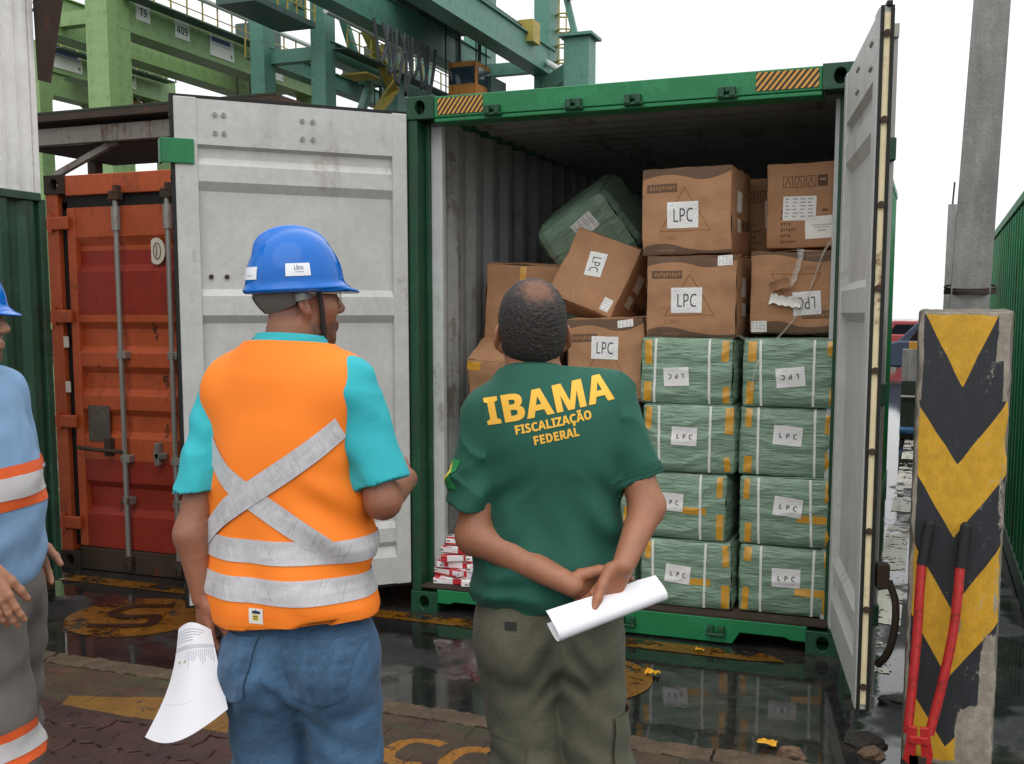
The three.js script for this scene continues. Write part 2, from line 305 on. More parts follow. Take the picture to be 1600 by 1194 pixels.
// pavement of blocks, raised 0.12 m, kerb towards the road
const PAVE = 0.12, KERB = -3.84;
const paveStruct = struct('pavement', metreUV(new THREE.BoxGeometry(16, 0.10, 9).translate(-3, PAVE - 0.062, KERB + 4.5)), mat({ map: fieldTex(256, fGrain, (v) => [34 + v * 22, 30 + v * 18, 26 + v * 14], 2), roughness: 0.85, bumpMap: bumpGrain, bumpScale: 0.004 }));
const PW = 4.4, PH = 2.2, PX = -4.4, PZ = -3.9; // area covered by the blocks' paint map
const paveTex = tex(2048, 1024, (c, w, h) => {
  const sx = w / PW, X = (x) => (x - PX) * sx, Z = (z) => (z - PZ) * sx;
  c.fillStyle = 'rgb(84,66,46)'; c.fillRect(0, 0, w, h);
  for (let i = 0; i < 900; i++) { c.fillStyle = `rgba(${rr(50, 120)},${rr(42, 92)},${rr(30, 66)},0.22)`; c.fillRect(rnd() * w, rnd() * h * 0.34, rr(20, 110), rr(20, 50)); }
  c.fillStyle = 'rgb(74,43,34)'; c.fillRect(0, Z(-3.37), w, h);
  for (let i = 0; i < 900; i++) { c.fillStyle = `rgba(${rr(50, 105)},${rr(30, 58)},${rr(26, 46)},0.25)`; c.fillRect(rnd() * w, Z(-3.37) + rnd() * h, rr(20, 110), rr(20, 50)); }
  c.fillStyle = 'rgb(158,108,28)'; // worn yellow band along the edge of the plain blocks
  c.beginPath(); c.moveTo(X(-3.34), Z(-3.43)); c.lineTo(X(-2.86), Z(-3.60)); c.lineTo(X(-0.4), Z(-3.56)); c.lineTo(X(-0.4), Z(-3.31)); c.lineTo(X(-3.30), Z(-3.34)); c.fill();
  c.clearRect(X(-2.02), Z(-3.62), X(-0.4) - X(-2.02), Z(-3.3) - Z(-3.62));
  c.fillStyle = 'rgb(80,62,42)'; c.fillRect(X(-2.02), Z(-3.62), X(-0.4) - X(-2.02), Z(-3.37) - Z(-3.62));
  c.fillStyle = 'rgb(74,43,34)'; c.fillRect(X(-2.02), Z(-3.37), X(-0.4) - X(-2.02), Z(-3.28) - Z(-3.37));
  c.save(); c.translate(X(-1.86), Z(-3.30)); c.fillStyle = 'rgb(188,122,26)'; c.font = 'bold 170px sans-serif'; c.fillText('CONT', 0, 0); c.restore();
  const im = c.getImageData(0, 0, w, h), d = im.data; // grit and worn-off specks
  for (let y = 0; y < h; y++) for (let x = 0; x < w; x++) {
    const i = (y * w + x) * 4, g = fGrain[(y % 256) * 256 + (x % 256)], b = fBlotch[(y % 512) * 512 + (x % 512)], k = 0.52 + 0.46 * g + 0.22 * (b - 0.5);
    const worn = d[i] > 130 ? smooth(0.60, 0.66, g * 0.55 + b * 0.5) : 0;
    d[i] = mix(d[i], 70, worn) * k; d[i + 1] = mix(d[i + 1], 54, worn) * k; d[i + 2] = mix(d[i + 2], 40, worn) * k;
  }
  c.putImageData(im, 0, 0);
});
M.block = mat({ map: paveTex, roughness: 0.62, bumpMap: bumpGrain, bumpScale: 0.003 });
{
  const uvTop = (g, ox, oz) => { const p = g.attributes.position, uv = new Float32Array(p.count * 2); for (let i = 0; i < p.count; i++) { uv[i * 2] = (p.getX(i) + ox - PX) / PW; uv[i * 2 + 1] = 1 - (p.getZ(i) + oz - PZ) / PH; } g.setAttribute('uv', new THREE.BufferAttribute(uv, 2)); return g; };
  const lay = (pts, x, z) => { // one block: bevelled slab with its own top height and tilt
    const s = new THREE.Shape(pts.map((p) => new THREE.Vector2(p[0], -p[1])));
    const g = new THREE.ExtrudeGeometry(s, { depth: 0.05, bevelEnabled: true, bevelSize: 0.004, bevelThickness: 0.004, bevelSegments: 1 });
    g.rotateX(-Math.PI / 2).translate(0, -0.054, 0); uvTop(g, x, z);
    const m = part('brick', g, M.block, paveStruct); m.position.set(x, PAVE + rr(-0.004, 0.003), z); m.rotation.set(rr(-0.012, 0.012), rr(-0.012, 0.012), rr(-0.012, 0.012));
  };
  // plain rectangular blocks next to the kerb, running bond
  for (let r = 0; r < 4; r++) for (let i = 0; i < 17; i++) { const L = 0.196, D = 0.102, x = -3.95 + i * 0.204 + (r % 2) * 0.1, z = KERB + 0.16 + r * 0.109; if (x < -0.6) lay([[-L / 2, -D / 2], [L / 2, -D / 2], [L / 2, D / 2], [-L / 2, D / 2]], x, z); }
  // zig-zag interlocking blocks
  for (let r = 0; r < 4; r++) for (let i = 0; i < 14; i++) {
    const L = 0.212, D = 0.106, x = -3.3 + i * 0.222 + (r % 2) * 0.111, z = KERB + 0.16 + 4 * 0.109 + 0.01 + r * 0.116, q = 0.013, zig = (y, s) => [[-L / 2, y], [-L * 0.3, y + q], [-L * 0.1, y - q], [L * 0.1, y + q], [L * 0.3, y - q], [L / 2, y]].map((p) => (s ? p : p));
    if (x < -0.7) lay([...zig(-D / 2), [L / 2 + q, 0], ...zig(D / 2).reverse(), [-L / 2 + q, 0]], x, z);
  }
  // rough kerb stones
  M.kerb = mat({ map: fieldTex(256, fGrain, (v, x, y) => { const b = fBlotch[y * 512 + x]; return [52 + v * 46 + b * 16, 42 + v * 38 + b * 14, 32 + v * 28 + b * 12]; }, 2.2), roughness: 0.75, bumpMap: bumpGrain, bumpScale: 0.008 });
  for (let i = 0; i < 6; i++) {
    const w = 0.78, g = new THREE.BoxGeometry(w - 0.012, 0.16, 0.115, 36, 3, 8), p = g.attributes.position;
    for (let k = 0; k < p.count; k++) { const x = p.getX(k), y = p.getY(k), z = p.getZ(k); const e = 0.011; p.setXYZ(k, x, y + (y > 0 ? e * (N3(x * 22 + i * 9, z * 30, 1) + 0.7 * N3(x * 60 + i, z * 60, 4)) - (Math.abs(z) > 0.055 ? 0.009 : 0) : 0), z + e * N3(x * 14 + i * 5, y * 20, 7)); }
    g.computeVertexNormals();
    const m = part('kerb_stone', metreUV(g), M.kerb, paveStruct); m.position.set(-4.2 + i * w, PAVE - 0.078, KERB + 0.025);
  }
}
// ------------------------------------------------------------------ shipping containers
const hazard = tex(256, 96, (c, w, h) => { c.fillStyle = '#2b2412'; c.fillRect(0, 0, w, h); c.fillStyle = '#d79c43'; for (let i = -3; i < 14; i++) { c.beginPath(); c.moveTo(i * 26, h); c.lineTo(i * 26 + 13, h); c.lineTo(i * 26 + 13 + 62, 0); c.lineTo(i * 26 + 62, 0); c.fill(); } for (let i = 0; i < 500; i++) { c.fillStyle = `rgba(${rr(20, 90)},${rr(30, 60)},20,0.3)`; c.fillRect(rnd() * w, rnd() * h, rr(1, 5), rr(1, 4)); } });
M.hazard = mat({ map: hazard, roughness: 0.5 });
const flatUV = (g) => g; // plane with its own 0..1 uv
function decal(name, w, h, m, parent, x, y, z, rot = 0) { const g = new THREE.BoxGeometry(w, h, 0.0025), o = part(name, g, m, parent); o.position.set(x, y, z); o.rotation.z = rot; return o; }
// hollow corner casting with oval holes in the front and the side, centred on x, y; its front face at z = 0
function casting(side) {
  const w = 0.162, h = 0.118, d = 0.178, t = 0.022, plate = (W, H, rx, ry) => extrude([[-W / 2, -H / 2], [W / 2, -H / 2], [W / 2, H / 2], [-W / 2, H / 2]], t, [ring(0, 0, rx, ry, 18)], 0.003);
  return [plate(w, h, 0.034, 0.042).translate(0, 0, -t), plate(d - 0.05, h - 0.008, 0.028, 0.036).rotateY(Math.PI / 2).translate(side * (w / 2 - 0.026) - (side > 0 ? 0 : 0), 0, -d / 2), plate(d - 0.05, h - 0.008, 0.034, 0.042).rotateY(Math.PI / 2).translate(-side * (w / 2 - 0.004) + (side > 0 ? 0 : -0.022), 0, -d / 2),
    box(w - 0.012, t, d - 0.03, 0, h / 2 - 0.013, -d / 2), box(w - 0.012, t, d - 0.03, 0, -h / 2 + 0.013, -d / 2), box(w - 0.012, h - 0.05, t, 0, 0, -d + 0.01)];
}
// container door leaf: hinge edge at x = 0, bottom at y = 0, s = side (+z or -z) of the inner face
function doorLeaf(parent, W, H, s, label) {
  const door = new THREE.Group(); door.name = 'door'; door.userData.label = label; parent.add(door);
  const zi = (a) => s * a; // a = distance towards the inside
  const st = 0.085;
  part('stile', rbox(st, H, 0.052, st / 2, H / 2, zi(0.026)), M.doorWhite, door);
  part('stile', rbox(0.115, H, 0.052, W - 0.0575, H / 2, zi(0.026)), M.doorWhite, door);
  const y = (f) => H * (1 - f);
  // pressed panel: profile of (inward, height)
  const pts = [[0.046, y(0.002)], [0.046, y(0.088)], [0.018, y(0.094)], [0.018, y(0.112)], [0.044, y(0.126)], [0.044, y(0.158)], [0.014, y(0.176)], [0.014, y(0.366)], [0.044, y(0.380)], [0.044, y(0.418)], [0.014, y(0.434)], [0.014, y(0.64)], [0.014, y(0.862)], [0.040, y(0.876)], [0.040, y(0.906)], [0.014, y(0.918)], [0.046, y(0.94)], [0.046, y(0.998)]];
  const back = pts.map(([a, b]) => [a - 0.012, b]).reverse();
  const g = extrude([...pts, ...back].map(([a, b]) => [-s * a, b]), W - 0.2); g.rotateY(Math.PI / 2).translate(0.085, 0, 0);
  part('panel', metreUV(g), M.doorWhite, door);
  part('outer_skin', rbox(W - 0.012, H - 0.012, 0.004, W / 2, H / 2, zi(-0.004)), M.greenDark, door);
  const gk = 0.016; // rubber gasket round the edges
  part('gasket', [box(W + 2 * gk, gk, 0.02, W / 2, H + gk / 2, zi(0.016)), box(W + 2 * gk, gk, 0.02, W / 2, -gk / 2, zi(0.016)), box(gk, H, 0.012, W + gk / 2, H / 2, zi(0.040)), box(gk, H, 0.012, W + gk / 2, H / 2, zi(0.004)), box(gk, H, 0.02, -gk / 2, H / 2, zi(0.02))], M.rubber, door);
  part('gasket_strip', rbox(0.007, H - 0.05, 0.024, W + 0.0055, H / 2, zi(0.022), 0.002), M.cream, door, 'cream strip along the free edge of the door');
  for (let i = 0; i < 9; i++) part('bolt', new THREE.CylinderGeometry(0.011, 0.014, 0.02, 8).rotateZ(Math.PI / 2), M.rustDark, door).position.set(W + 0.011, 0.1 + i * (H - 0.2) / 8, zi(0.022));
  const bolt = new THREE.CylinderGeometry(0.011, 0.013, 0.012, 8).rotateX(Math.PI / 2);
  for (const [f, v] of [[0.165, 0.03], [0.2, 0.03], [0.165, 0.065], [0.2, 0.065], [0.53, 0.03], [0.575, 0.03], [0.53, 0.065], [0.575, 0.065]]) part('bolt', bolt, M.galv, door).position.set(W * (1 - f), y(v), zi(0.049));
  for (const f of [0.135, 0.2]) part('bolt', bolt, M.rustDark, door).position.set(W * (1 - f), y(0.342), zi(0.018));
  // lock rods, brackets and handle on the outer side
  for (const x of [0.3, 0.93]) {
    const r = part('lock_rod', [rod([x, -0.06, zi(-0.04)], [x, H - 0.01, zi(-0.04)], 0.017), box(0.07, 0.05, 0.05, x, -0.05, zi(-0.03)), box(0.07, 0.05, 0.05, x, H - 0.03, zi(-0.03))], M.galv, door);
    for (const k of [0.12, 0.46, 0.82]) part('rod_bracket', rbox(0.09, 0.09, 0.05, x, H * k, zi(-0.034)), M.greenDark, r);
    part('handle', [rbox(0.06, 0.1, 0.05, x + 0.16, 0.52, zi(-0.05)), tube([[x + 0.16, 0.5, zi(-0.075)], [x + 0.18, 0.42, zi(-0.1)], [x + 0.18, 0.3, zi(-0.1)], [x + 0.16, 0.2, zi(-0.08)], [x + 0.12, 0.14, zi(-0.05)]], 0.016, 18, 6)], M.rustDark, r);
  }
  return door;
}
// ---- the open green high container
const BOX = [-1.58, 0, -5.53], CW = 2.4, CH = 2.92, CL = 6.06;
const open_ = thing('shipping_container', 'green shipping container with both doors open and stacked with boxes', 'container', BOX);
{
  const c = open_, hw = CW / 2;
  for (const s of [-1, 1]) {
    part('corner_post', [rbox(0.06, CH - 0.24, 0.13, s * (hw - 0.03), CH / 2, -0.068), rbox(0.028, CH - 0.24, 0.03, s * (hw - 0.073), CH / 2, -0.118)], M.greenDark, c);
    part('door_jamb', [rbox(s < 0 ? 0.09 : 0.05, CH - 0.26, 0.012, s * (hw - (s < 0 ? 0.105 : 0.085)), CH / 2 - 0.01, -0.140), rbox(0.03, CH - 0.26, 0.04, s * (hw - (s < 0 ? 0.135 : 0.095)), CH / 2 - 0.01, -0.166)], M.innerGrey, c);
    for (const y of [0.059, CH - 0.059]) part('corner_casting', casting(s), M.greenDark, c).position.set(s * (hw - 0.081), y, 0.004);
    // corrugated side, green outside and grey inside
    const L = CL - 0.2;
    const out = corrugated(L, CH - 0.19, 0.275, 0.036).rotateY(Math.PI / 2); // x->-z
    part('side_wall', metreUV(s > 0 ? out.clone().translate(hw - 0.042, 0.14, -0.15) : out.clone().translate(-hw + 0.008, 0.14, -0.15)), M.green, c);
    part('side_lining', metreUV(out.clone().translate(s > 0 ? hw - 0.047 : -hw + 0.016, 0.14, -0.15)), M.innerGrey, c);
    part('top_rail', rbox(0.06, 0.06, L, s * (hw - 0.03), CH - 0.032, -L / 2 - 0.17), M.green, c);
    part('bottom_rail', rbox(0.05, 0.15, L, s * (hw - 0.026), 0.075, -L / 2 - 0.17), M.green, c);
  }
  part('header', [rbox(CW - 0.33, 0.115, 0.1, 0, CH - 0.062, -0.05), rbox(CW - 0.33, 0.022, 0.14, 0, CH - 0.132, -0.074)], M.green, c);
  const roofG = corrugated(CL - 0.3, CW - 0.1, 0.21, 0.022).rotateX(Math.PI / 2).rotateY(Math.PI / 2);
  roofG.computeBoundingBox(); { const b = roofG.boundingBox; roofG.translate(-(b.min.x + b.max.x) / 2, CH - 0.045 - b.min.y, -0.12 - b.max.z); }
  part('roof', metreUV(roofG), M.innerGrey, c);
  part('back_wall', rbox(CW - 0.1, CH - 0.2, 0.04, 0, CH / 2, -CL + 0.05), M.innerGrey, c);
  for (let i = 0; i < 8; i++) part('floor_plank', rbox(0.282, 0.028, CL - 0.3, -hw + 0.2 + i * 0.286, 0.136, -CL / 2 - 0.02), M.floorWood, c);
  part('sill', extrude([[-hw + 0.165, 0.062], [-hw + 0.24, 0.062], [-hw + 0.27, 0.075], [-hw + 0.5, 0.075], [-hw + 0.54, 0.012], [hw - 0.54, 0.012], [hw - 0.5, 0.075], [hw - 0.27, 0.075], [hw - 0.24, 0.062], [hw - 0.165, 0.062], [hw - 0.165, 0.135], [-hw + 0.165, 0.135]], 0.09, [], 0.004).translate(0, 0, -0.095), M.green, c);
  part('threshold', rbox(CW - 0.1, 0.014, 0.12, 0, 0.148, -0.062, 0.003), M.rustDark, c);
  const cross = box(CW - 0.14, 0.1, 0.05); for (let i = 1; i < 6; i++) { const m = part('cross_member', cross, M.rustDark, c); m.position.set(0, 0.068, -i * 0.4); }
  decal('hazard_marking', 0.27, 0.088, M.hazard, c, -hw + 0.325, CH - 0.06, 0.0035);
  decal('hazard_marking', 0.30, 0.088, M.hazard, c, hw - 0.33, CH - 0.06, 0.0035);
  for (const x of [-0.68, -0.22, 0.1, 0.58]) part('lock_keeper', [rbox(0.03, 0.05, 0.05, x - 0.028, CH - 0.1, 0.012), rbox(0.03, 0.05, 0.05, x + 0.028, CH - 0.1, 0.012), rbox(0.1, 0.014, 0.04, x, CH - 0.124, 0.012), rbox(0.04, 0.03, 0.03, x + 0.006, CH - 0.086, 0.006)], M.greenDark, c);
  for (const x of [-0.68, -0.22, 0.1, 0.58]) part('lock_keeper', [rbox(0.035, 0.05, 0.03, x - 0.028, 0.075, 0.012), rbox(0.035, 0.05, 0.03, x + 0.028, 0.075, 0.012), rbox(0.1, 0.014, 0.04, x, 0.056, 0.014)], M.greenDark, c);
  const L = doorLeaf(c, 1.25, 2.66, -1, 'left door swung wide open showing its pale inner face');
  L.position.set(-2.81 - BOX[0], 0.17, -5.55 - BOX[2]); L.rotation.y = Math.atan2(-0.715, -0.699);
  part('edge_plate', [rbox(0.16, 0.125, 0.014, 1.235, 2.385, -0.058, 0.004), rbox(0.014, 0.125, 0.09, 1.315, 2.385, -0.014, 0.004)], M.green, L, 'bright green plate on the free edge of the door');
  const R = doorLeaf(c, 1.2, 2.68, 1, 'right door standing straight out, seen almost edge on');
  R.position.set(-0.388 - BOX[0], 0.17, -5.515 - BOX[2]); R.rotation.y = Math.atan2(-0.985, 0.173);
  for (const [door, s] of [[L, -1], [R, 1]]) for (const y of [0.25, 0.9, 1.7, 2.4]) part('hinge', [rbox(0.1, 0.13, 0.03, 0.0, y, -s * 0.022), rod([-0.03, y - 0.075, -s * 0.03], [-0.03, y + 0.075, -s * 0.03], 0.014)], M.greenDark, door);
}
// ---- the closed orange container
const orangeDoorTex = tex(1024, 2048, (c, w, h) => {
  const Y = (y) => h * (1 - y / 2.4);
  c.fillStyle = 'rgb(184,84,42)'; c.fillRect(0, 0, w, h);
  c.fillStyle = 'rgb(148,44,26)'; c.fillRect(0, Y(1.98), w, Y(1.56) - Y(1.98)); c.fillRect(0, Y(0.60), w, h);
  const st = (x, y, rx, ry, n) => { for (let i = 0; i < n; i++) { const a = rnd() * 6.28, q = Math.sqrt(rnd()); c.fillStyle = `rgba(${rr(30, 70)},${rr(18, 34)},12,0.55)`; c.beginPath(); c.arc(x + Math.cos(a) * rx * q, y + Math.sin(a) * ry * q, rr(2, 9), 0, 7); c.fill(); } };
  for (const [x, y, n] of [[0.6, 1.45, 30], [0.66, 1.14, 40], [0.66, 0.8, 26], [0.3, 0.3, 20], [0.8, 0.2, 24], [0.2, 1.2, 10]]) st(x * w, Y(y), 20, 46, n);
  const im = c.getImageData(0, 0, w, h), d = im.data;
  for (let y = 0; y < h; y++) for (let x = 0; x < w; x++) { const i = (y * w + x) * 4, g = fGrain[(y % 256) * 256 + (x % 256)], b = fBlotch[(y % 512) * 512 + (x % 512)], s = fStreak[(y % 512) * 512 + (x % 512)], k = 0.86 + 0.18 * g + 0.16 * (b - 0.5), r = smooth(0.6, 0.74, b * 0.45 + s * 0.55) * 0.5; d[i] = mix(d[i], 110, r) * k; d[i + 1] = mix(d[i + 1], 44, r) * k; d[i + 2] = mix(d[i + 2], 22, r) * k; }
  c.putImageData(im, 0, 0);
});
M.orangeDoor = mat({ map: orangeDoorTex, roughness: 0.55, bumpMap: bumpGrain, bumpScale: 0.0012 });
{
  const c = thing('shipping_container', 'rusty orange and red shipping container with closed doors beside the shed', 'container', [-4.31, 0, -5.64]), hw = 1.2, H = 2.63;
  for (const s of [-1, 1]) {
    part('corner_post', rbox(0.1, H - 0.24, 0.1, s * (hw - 0.05), H / 2, -0.055), M.orange, c);
    for (const y of [0.059, H - 0.059]) part('corner_casting', casting(s), M.rustDark, c).position.set(s * (hw - 0.081), y, 0.004);
    part('side_wall', metreUV(corrugated(11.6, H - 0.2, 0.275, 0.036).rotateY(Math.PI / 2).translate(s > 0 ? hw - 0.042 : -hw + 0.008, 0.1, -0.13)), M.orange, c);
  }
  part('header', rbox(CW - 0.33, 0.13, 0.1, 0, H - 0.068, -0.055), M.orange, c);
  part('sill', rbox(CW - 0.33, 0.15, 0.1, 0, 0.078, -0.055), M.rustDark, c);
  part('roof', rbox(CW - 0.02, 0.03, 11.7, 0, H - 0.03, -5.98), M.orange, c);
  part('back_wall', rbox(CW - 0.1, H - 0.2, 0.04, 0, H / 2, -11.7), M.orange, c);
  part('gasket', [box(2.18, 0.09, 0.02, 0, H - 0.175, -0.05), box(0.045, H - 0.34, 0.02, -hw + 0.125, H / 2, -0.05), box(0.045, H - 0.34, 0.02, hw - 0.125, H / 2, -0.05), box(0.03, H - 0.34, 0.02, 0, H / 2, -0.05)], M.rubber, c);
  const DW = 1.03, DH = H - 0.37;
  for (const s of [-1, 1]) {
    const d = new THREE.Group(); d.name = 'door'; c.add(d); d.position.set(s < 0 ? -hw + 0.152 : 0.018, 0.16, -0.03);
    const P = (f) => DH * (1 - f), prof = [[0, P(0)], [0, P(0.085)], [-0.004, P(0.087)], [-0.036, P(0.11)], [-0.036, P(0.165)], [0, P(0.185)], [0, P(0.33)], [-0.036, P(0.35)], [-0.036, P(0.40)], [0, P(0.42)], [0, P(0.46)], [-0.036, P(0.48)], [-0.036, P(0.525)], [0, P(0.545)], [0, P(0.585)], [-0.036, P(0.605)], [-0.036, P(0.65)], [0, P(0.67)], [0, P(0.80)], [-0.036, P(0.82)], [-0.036, P(0.88)], [0, P(0.9)], [0, P(1)]];
    const bk = prof.map(([a, b]) => [a - 0.012, b]).reverse();
    const e = extrude([...prof, ...bk].map(([a, b]) => [-a, b]), DW - 0.13); e.rotateY(Math.PI / 2).translate(0.065, 0, 0);
    const setUV = (g) => { const q = g.attributes.position, uv = new Float32Array(q.count * 2); for (let i = 0; i < q.count; i++) { uv[i * 2] = q.getX(i) / 1.1; uv[i * 2 + 1] = q.getY(i) / 2.4; } g.setAttribute('uv', new THREE.BufferAttribute(uv, 2)); return g; };
    part('door_panel', setUV(e), M.orangeDoor, d);
    part('stile', [rbox(0.066, DH, 0.05, 0.033, DH / 2, -0.018), rbox(0.066, DH, 0.05, DW - 0.033, DH / 2, -0.018)], M.orange, d);
    for (const x of s < 0 ? [0.44, 0.845] : [0.2, 0.6]) {
      const r = part('lock_rod', rod([x, -0.05, 0.045], [x, DH + 0.04, 0.045], 0.017, 12), M.galv, d);
      part('cam', [rbox(0.075, 0.06, 0.06, x, DH + 0.06, 0.04), rbox(0.03, 0.05, 0.07, x + 0.02, DH + 0.1, 0.04)], M.rustDark, r);
      part('cam', [rbox(0.075, 0.06, 0.06, x, -0.06, 0.04), rbox(0.03, 0.05, 0.07, x + 0.02, -0.1, 0.04)], M.rustDark, r);
      part('rod_sleeve', rod([x, DH - 0.16, 0.045], [x, DH - 0.01, 0.045], 0.028, 12), M.galv, r);
      for (const y of [0.34, 0.62, 1.3]) part('rod_bracket', rbox(0.07, 0.05, 0.06, x + 0.008, y, 0.03), M.galv, r);
    }
    if (s < 0) {
      part('lock_handle', [tube([[0.44, 0.665, 0.05], [0.3, 0.67, 0.075], [0.16, 0.675, 0.07], [0.06, 0.68, 0.06]], 0.014, 14, 6), rbox(0.05, 0.12, 0.05, 0.3, 0.69, 0.03)], M.rustDark, d);
      part('handle_catch', [rbox(0.035, 0.15, 0.05, 0.7, 0.66, 0.03), rbox(0.09, 0.04, 0.04, 0.72, 0.65, 0.035)], M.galv, d);
      part('data_plate', rbox(0.18, 0.24, 0.004, 0.2, 0.84, 0.004, 0.001), mat({ map: paintTex([92, 86, 78], { dirt: 0.6, rust: 0.1 }), roughness: 0.5, metalness: 0.4 }), d);
      const oval = extrude([...ring(0, 0, 0.066, 0.085, 28)].map(([x, y]) => [Math.max(x, -0.042), y]), 0.003); oval.translate(0.72, 1.965, 0.003);
      const st = part('sticker', oval, mat({ color: 0xd2cabb, roughness: 0.6 }), d, 'whitish rounded sticker');
      part('sticker_print', extrude(ring(0, 0, 0.032, 0.055, 22), 0.001, [ring(0, 0, 0.024, 0.046, 22)]).translate(0.725, 1.965, 0.0075), mat({ color: 0x6d665c, roughness: 0.6 }), st);
      part('sticker_print', [extrude([[-0.014, -0.035], [0.0, -0.035], [0.0, 0.035], [-0.014, 0.03]], 0.001).translate(0.728, 1.965, 0.0075)], mat({ color: 0x8d867c, roughness: 0.6 }), st);
    }
    for (const y of [0.16, 0.85, 1.55, 2.16]) { const x = s < 0 ? -0.06 : DW + 0.06; part('hinge', [rbox(0.2, 0.085, 0.03, x, y, 0.035, 0.01), rod([x - s * -0.05, y - 0.06, 0.04], [x - s * -0.05, y + 0.06, 0.04], 0.018)], M.orange, d); }
    for (const y of [1.08, 1.38]) if (s < 0) part('reflector', rbox(0.04, 0.075, 0.01, -0.035, y, 0.02, 0.003), mat({ color: 0xd8d4c8, roughness: 0.4 }), d, 'small white patch');
  }
}
// ---- green container along the right edge
{
  const c = thing('shipping_container', 'green corrugated container along the right edge behind the concrete pole', 'container', [0.54, 0, -6.4]), H = 2.591, L = 12.1;
  part('side_wall', metreUV(corrugated(L - 0.3, H - 0.24, 0.275, 0.036).rotateY(-Math.PI / 2).translate(0.046, 0.13, -L + 0.15)), M.green, c);
  part('side_wall', metreUV(corrugated(L - 0.3, H - 0.24, 0.275, 0.036).rotateY(-Math.PI / 2).translate(2.4, 0.13, -L + 0.15)), M.green, c);
  for (const x of [0.035, 2.4]) { part('top_rail', rbox(0.06, 0.07, L - 0.36, x, H - 0.05, -L / 2), M.green, c); part('bottom_rail', rbox(0.06, 0.15, L - 0.36, x, 0.09, -L / 2), M.greenDark, c); }
  for (const z of [-0.06, -L + 0.06]) for (const x of [0.06, 2.38]) { part('corner_post', rbox(0.11, H - 0.24, 0.14, x, H / 2, z), M.greenDark, c); }
  for (const z of [-0.005, -L + 0.175]) for (const y of [0.059, H - 0.059]) part('corner_casting', casting(-1), M.greenDark, c).position.set(0.083, y, z);
  part('roof', rbox(2.4, 0.02, L - 0.2, 1.22, H - 0.035, -L / 2), M.green, c);
  for (const z of [-0.05, -L + 0.05]) part('end_wall', rbox(2.2, H - 0.25, 0.03, 1.22, H / 2, z), M.green, c);
}
// ------------------------------------------------------------------ cargo
// box with denser edges, rounded corners and a displacement of its own; faces keep 0..1 uv and material groups
function softBox(w, h, d, seg, r, disp) {
  const g = new THREE.BoxGeometry(2, 2, 2, seg, seg, seg), p = g.attributes.position, H = [w / 2, h / 2, d / 2];
  const re = (t, half) => { const k = Math.round((t + 1) / 2 * seg), e = r / half; return k === 0 ? -1 : k === seg ? 1 : mix(-1 + e, 1 - e, (k - 1) / (seg - 2)); };
  const uv = g.attributes.uv;
  for (let i = 0; i < p.count; i++) {
    const a = [p.getX(i), p.getY(i), p.getZ(i)].map((t, k) => re(t, H[k]) * H[k]), q = a.map((t, k) => clamp(t, -H[k] + r, H[k] - r)), n = a.map((t, k) => t - q[k]), l = Math.hypot(...n) || 1;
    const f = i / (p.count / 6) | 0; // +x -x +y -y +z -z
    const o = q.map((t, k) => t + n[k] / l * r), dd = disp ? disp(o[0], o[1], o[2], f) : [0, 0, 0];
    uv.setXY(i, ...(f < 2 ? [(f ? 1 : -1) * a[2] / d + 0.5, a[1] / h + 0.5] : f < 4 ? [a[0] / w + 0.5, a[2] / d + 0.5] : [(f === 4 ? 1 : -1) * a[0] / w + 0.5, a[1] / h + 0.5]));
    p.setXYZ(i, o[0] + dd[0], o[1] + dd[1], o[2] + dd[2]);
  }
  g.computeVertexNormals();
  return g;
}
const kraft = [178, 133, 97];
const kraftNoise = (c, w, h) => { const im = c.getImageData(0, 0, w, h), d = im.data; for (let y = 0; y < h; y++) for (let x = 0; x < w; x++) { const i = (y * w + x) * 4, g = fGrain[(y % 256) * 256 + (x % 256)], b = fBlotch[(y % 512) * 512 + (x % 512)], s = fStreak[(x % 512) * 512 + (y % 512)], k = 0.9 + 0.1 * g + 0.12 * (b - 0.5) + 0.05 * (s - 0.5); d[i] *= k; d[i + 1] *= k; d[i + 2] *= k; } c.putImageData(im, 0, 0); for (let i = 0; i < 70; i++) { const e = rnd() < 0.6, x = e ? (rnd() < 0.5 ? rr(0, 14) : w - rr(0, 14)) : rnd() * w, y = e && rnd() < 0.5 ? rnd() * h : rnd() * h; c.strokeStyle = rnd() < 0.6 ? `rgba(214,178,140,${rr(0.15, 0.5)})` : `rgba(96,66,44,${rr(0.1, 0.35)})`; c.lineWidth = rr(0.6, 2.6); c.beginPath(); c.moveTo(x, y); c.lineTo(x + rr(-14, 14), y + rr(-22, 22)); c.stroke(); } };
const plainKraft = tex(256, 256, (c, w, h) => { c.fillStyle = `rgb(${kraft})`; c.fillRect(0, 0, w, h); kraftNoise(c, w, h); });
const sideKraft = tex(256, 256, (c, w, h) => { c.fillStyle = `rgb(${kraft})`; c.fillRect(0, 0, w, h); c.fillStyle = '#efece4'; c.fillRect(60, 70, 60, 60); c.fillRect(60, 150, 50, 40); c.fillStyle = '#5a4434'; for (let i = 0; i < 4; i++) c.fillRect(140 + i * 24, 150, 18, 30); kraftNoise(c, w, h); });
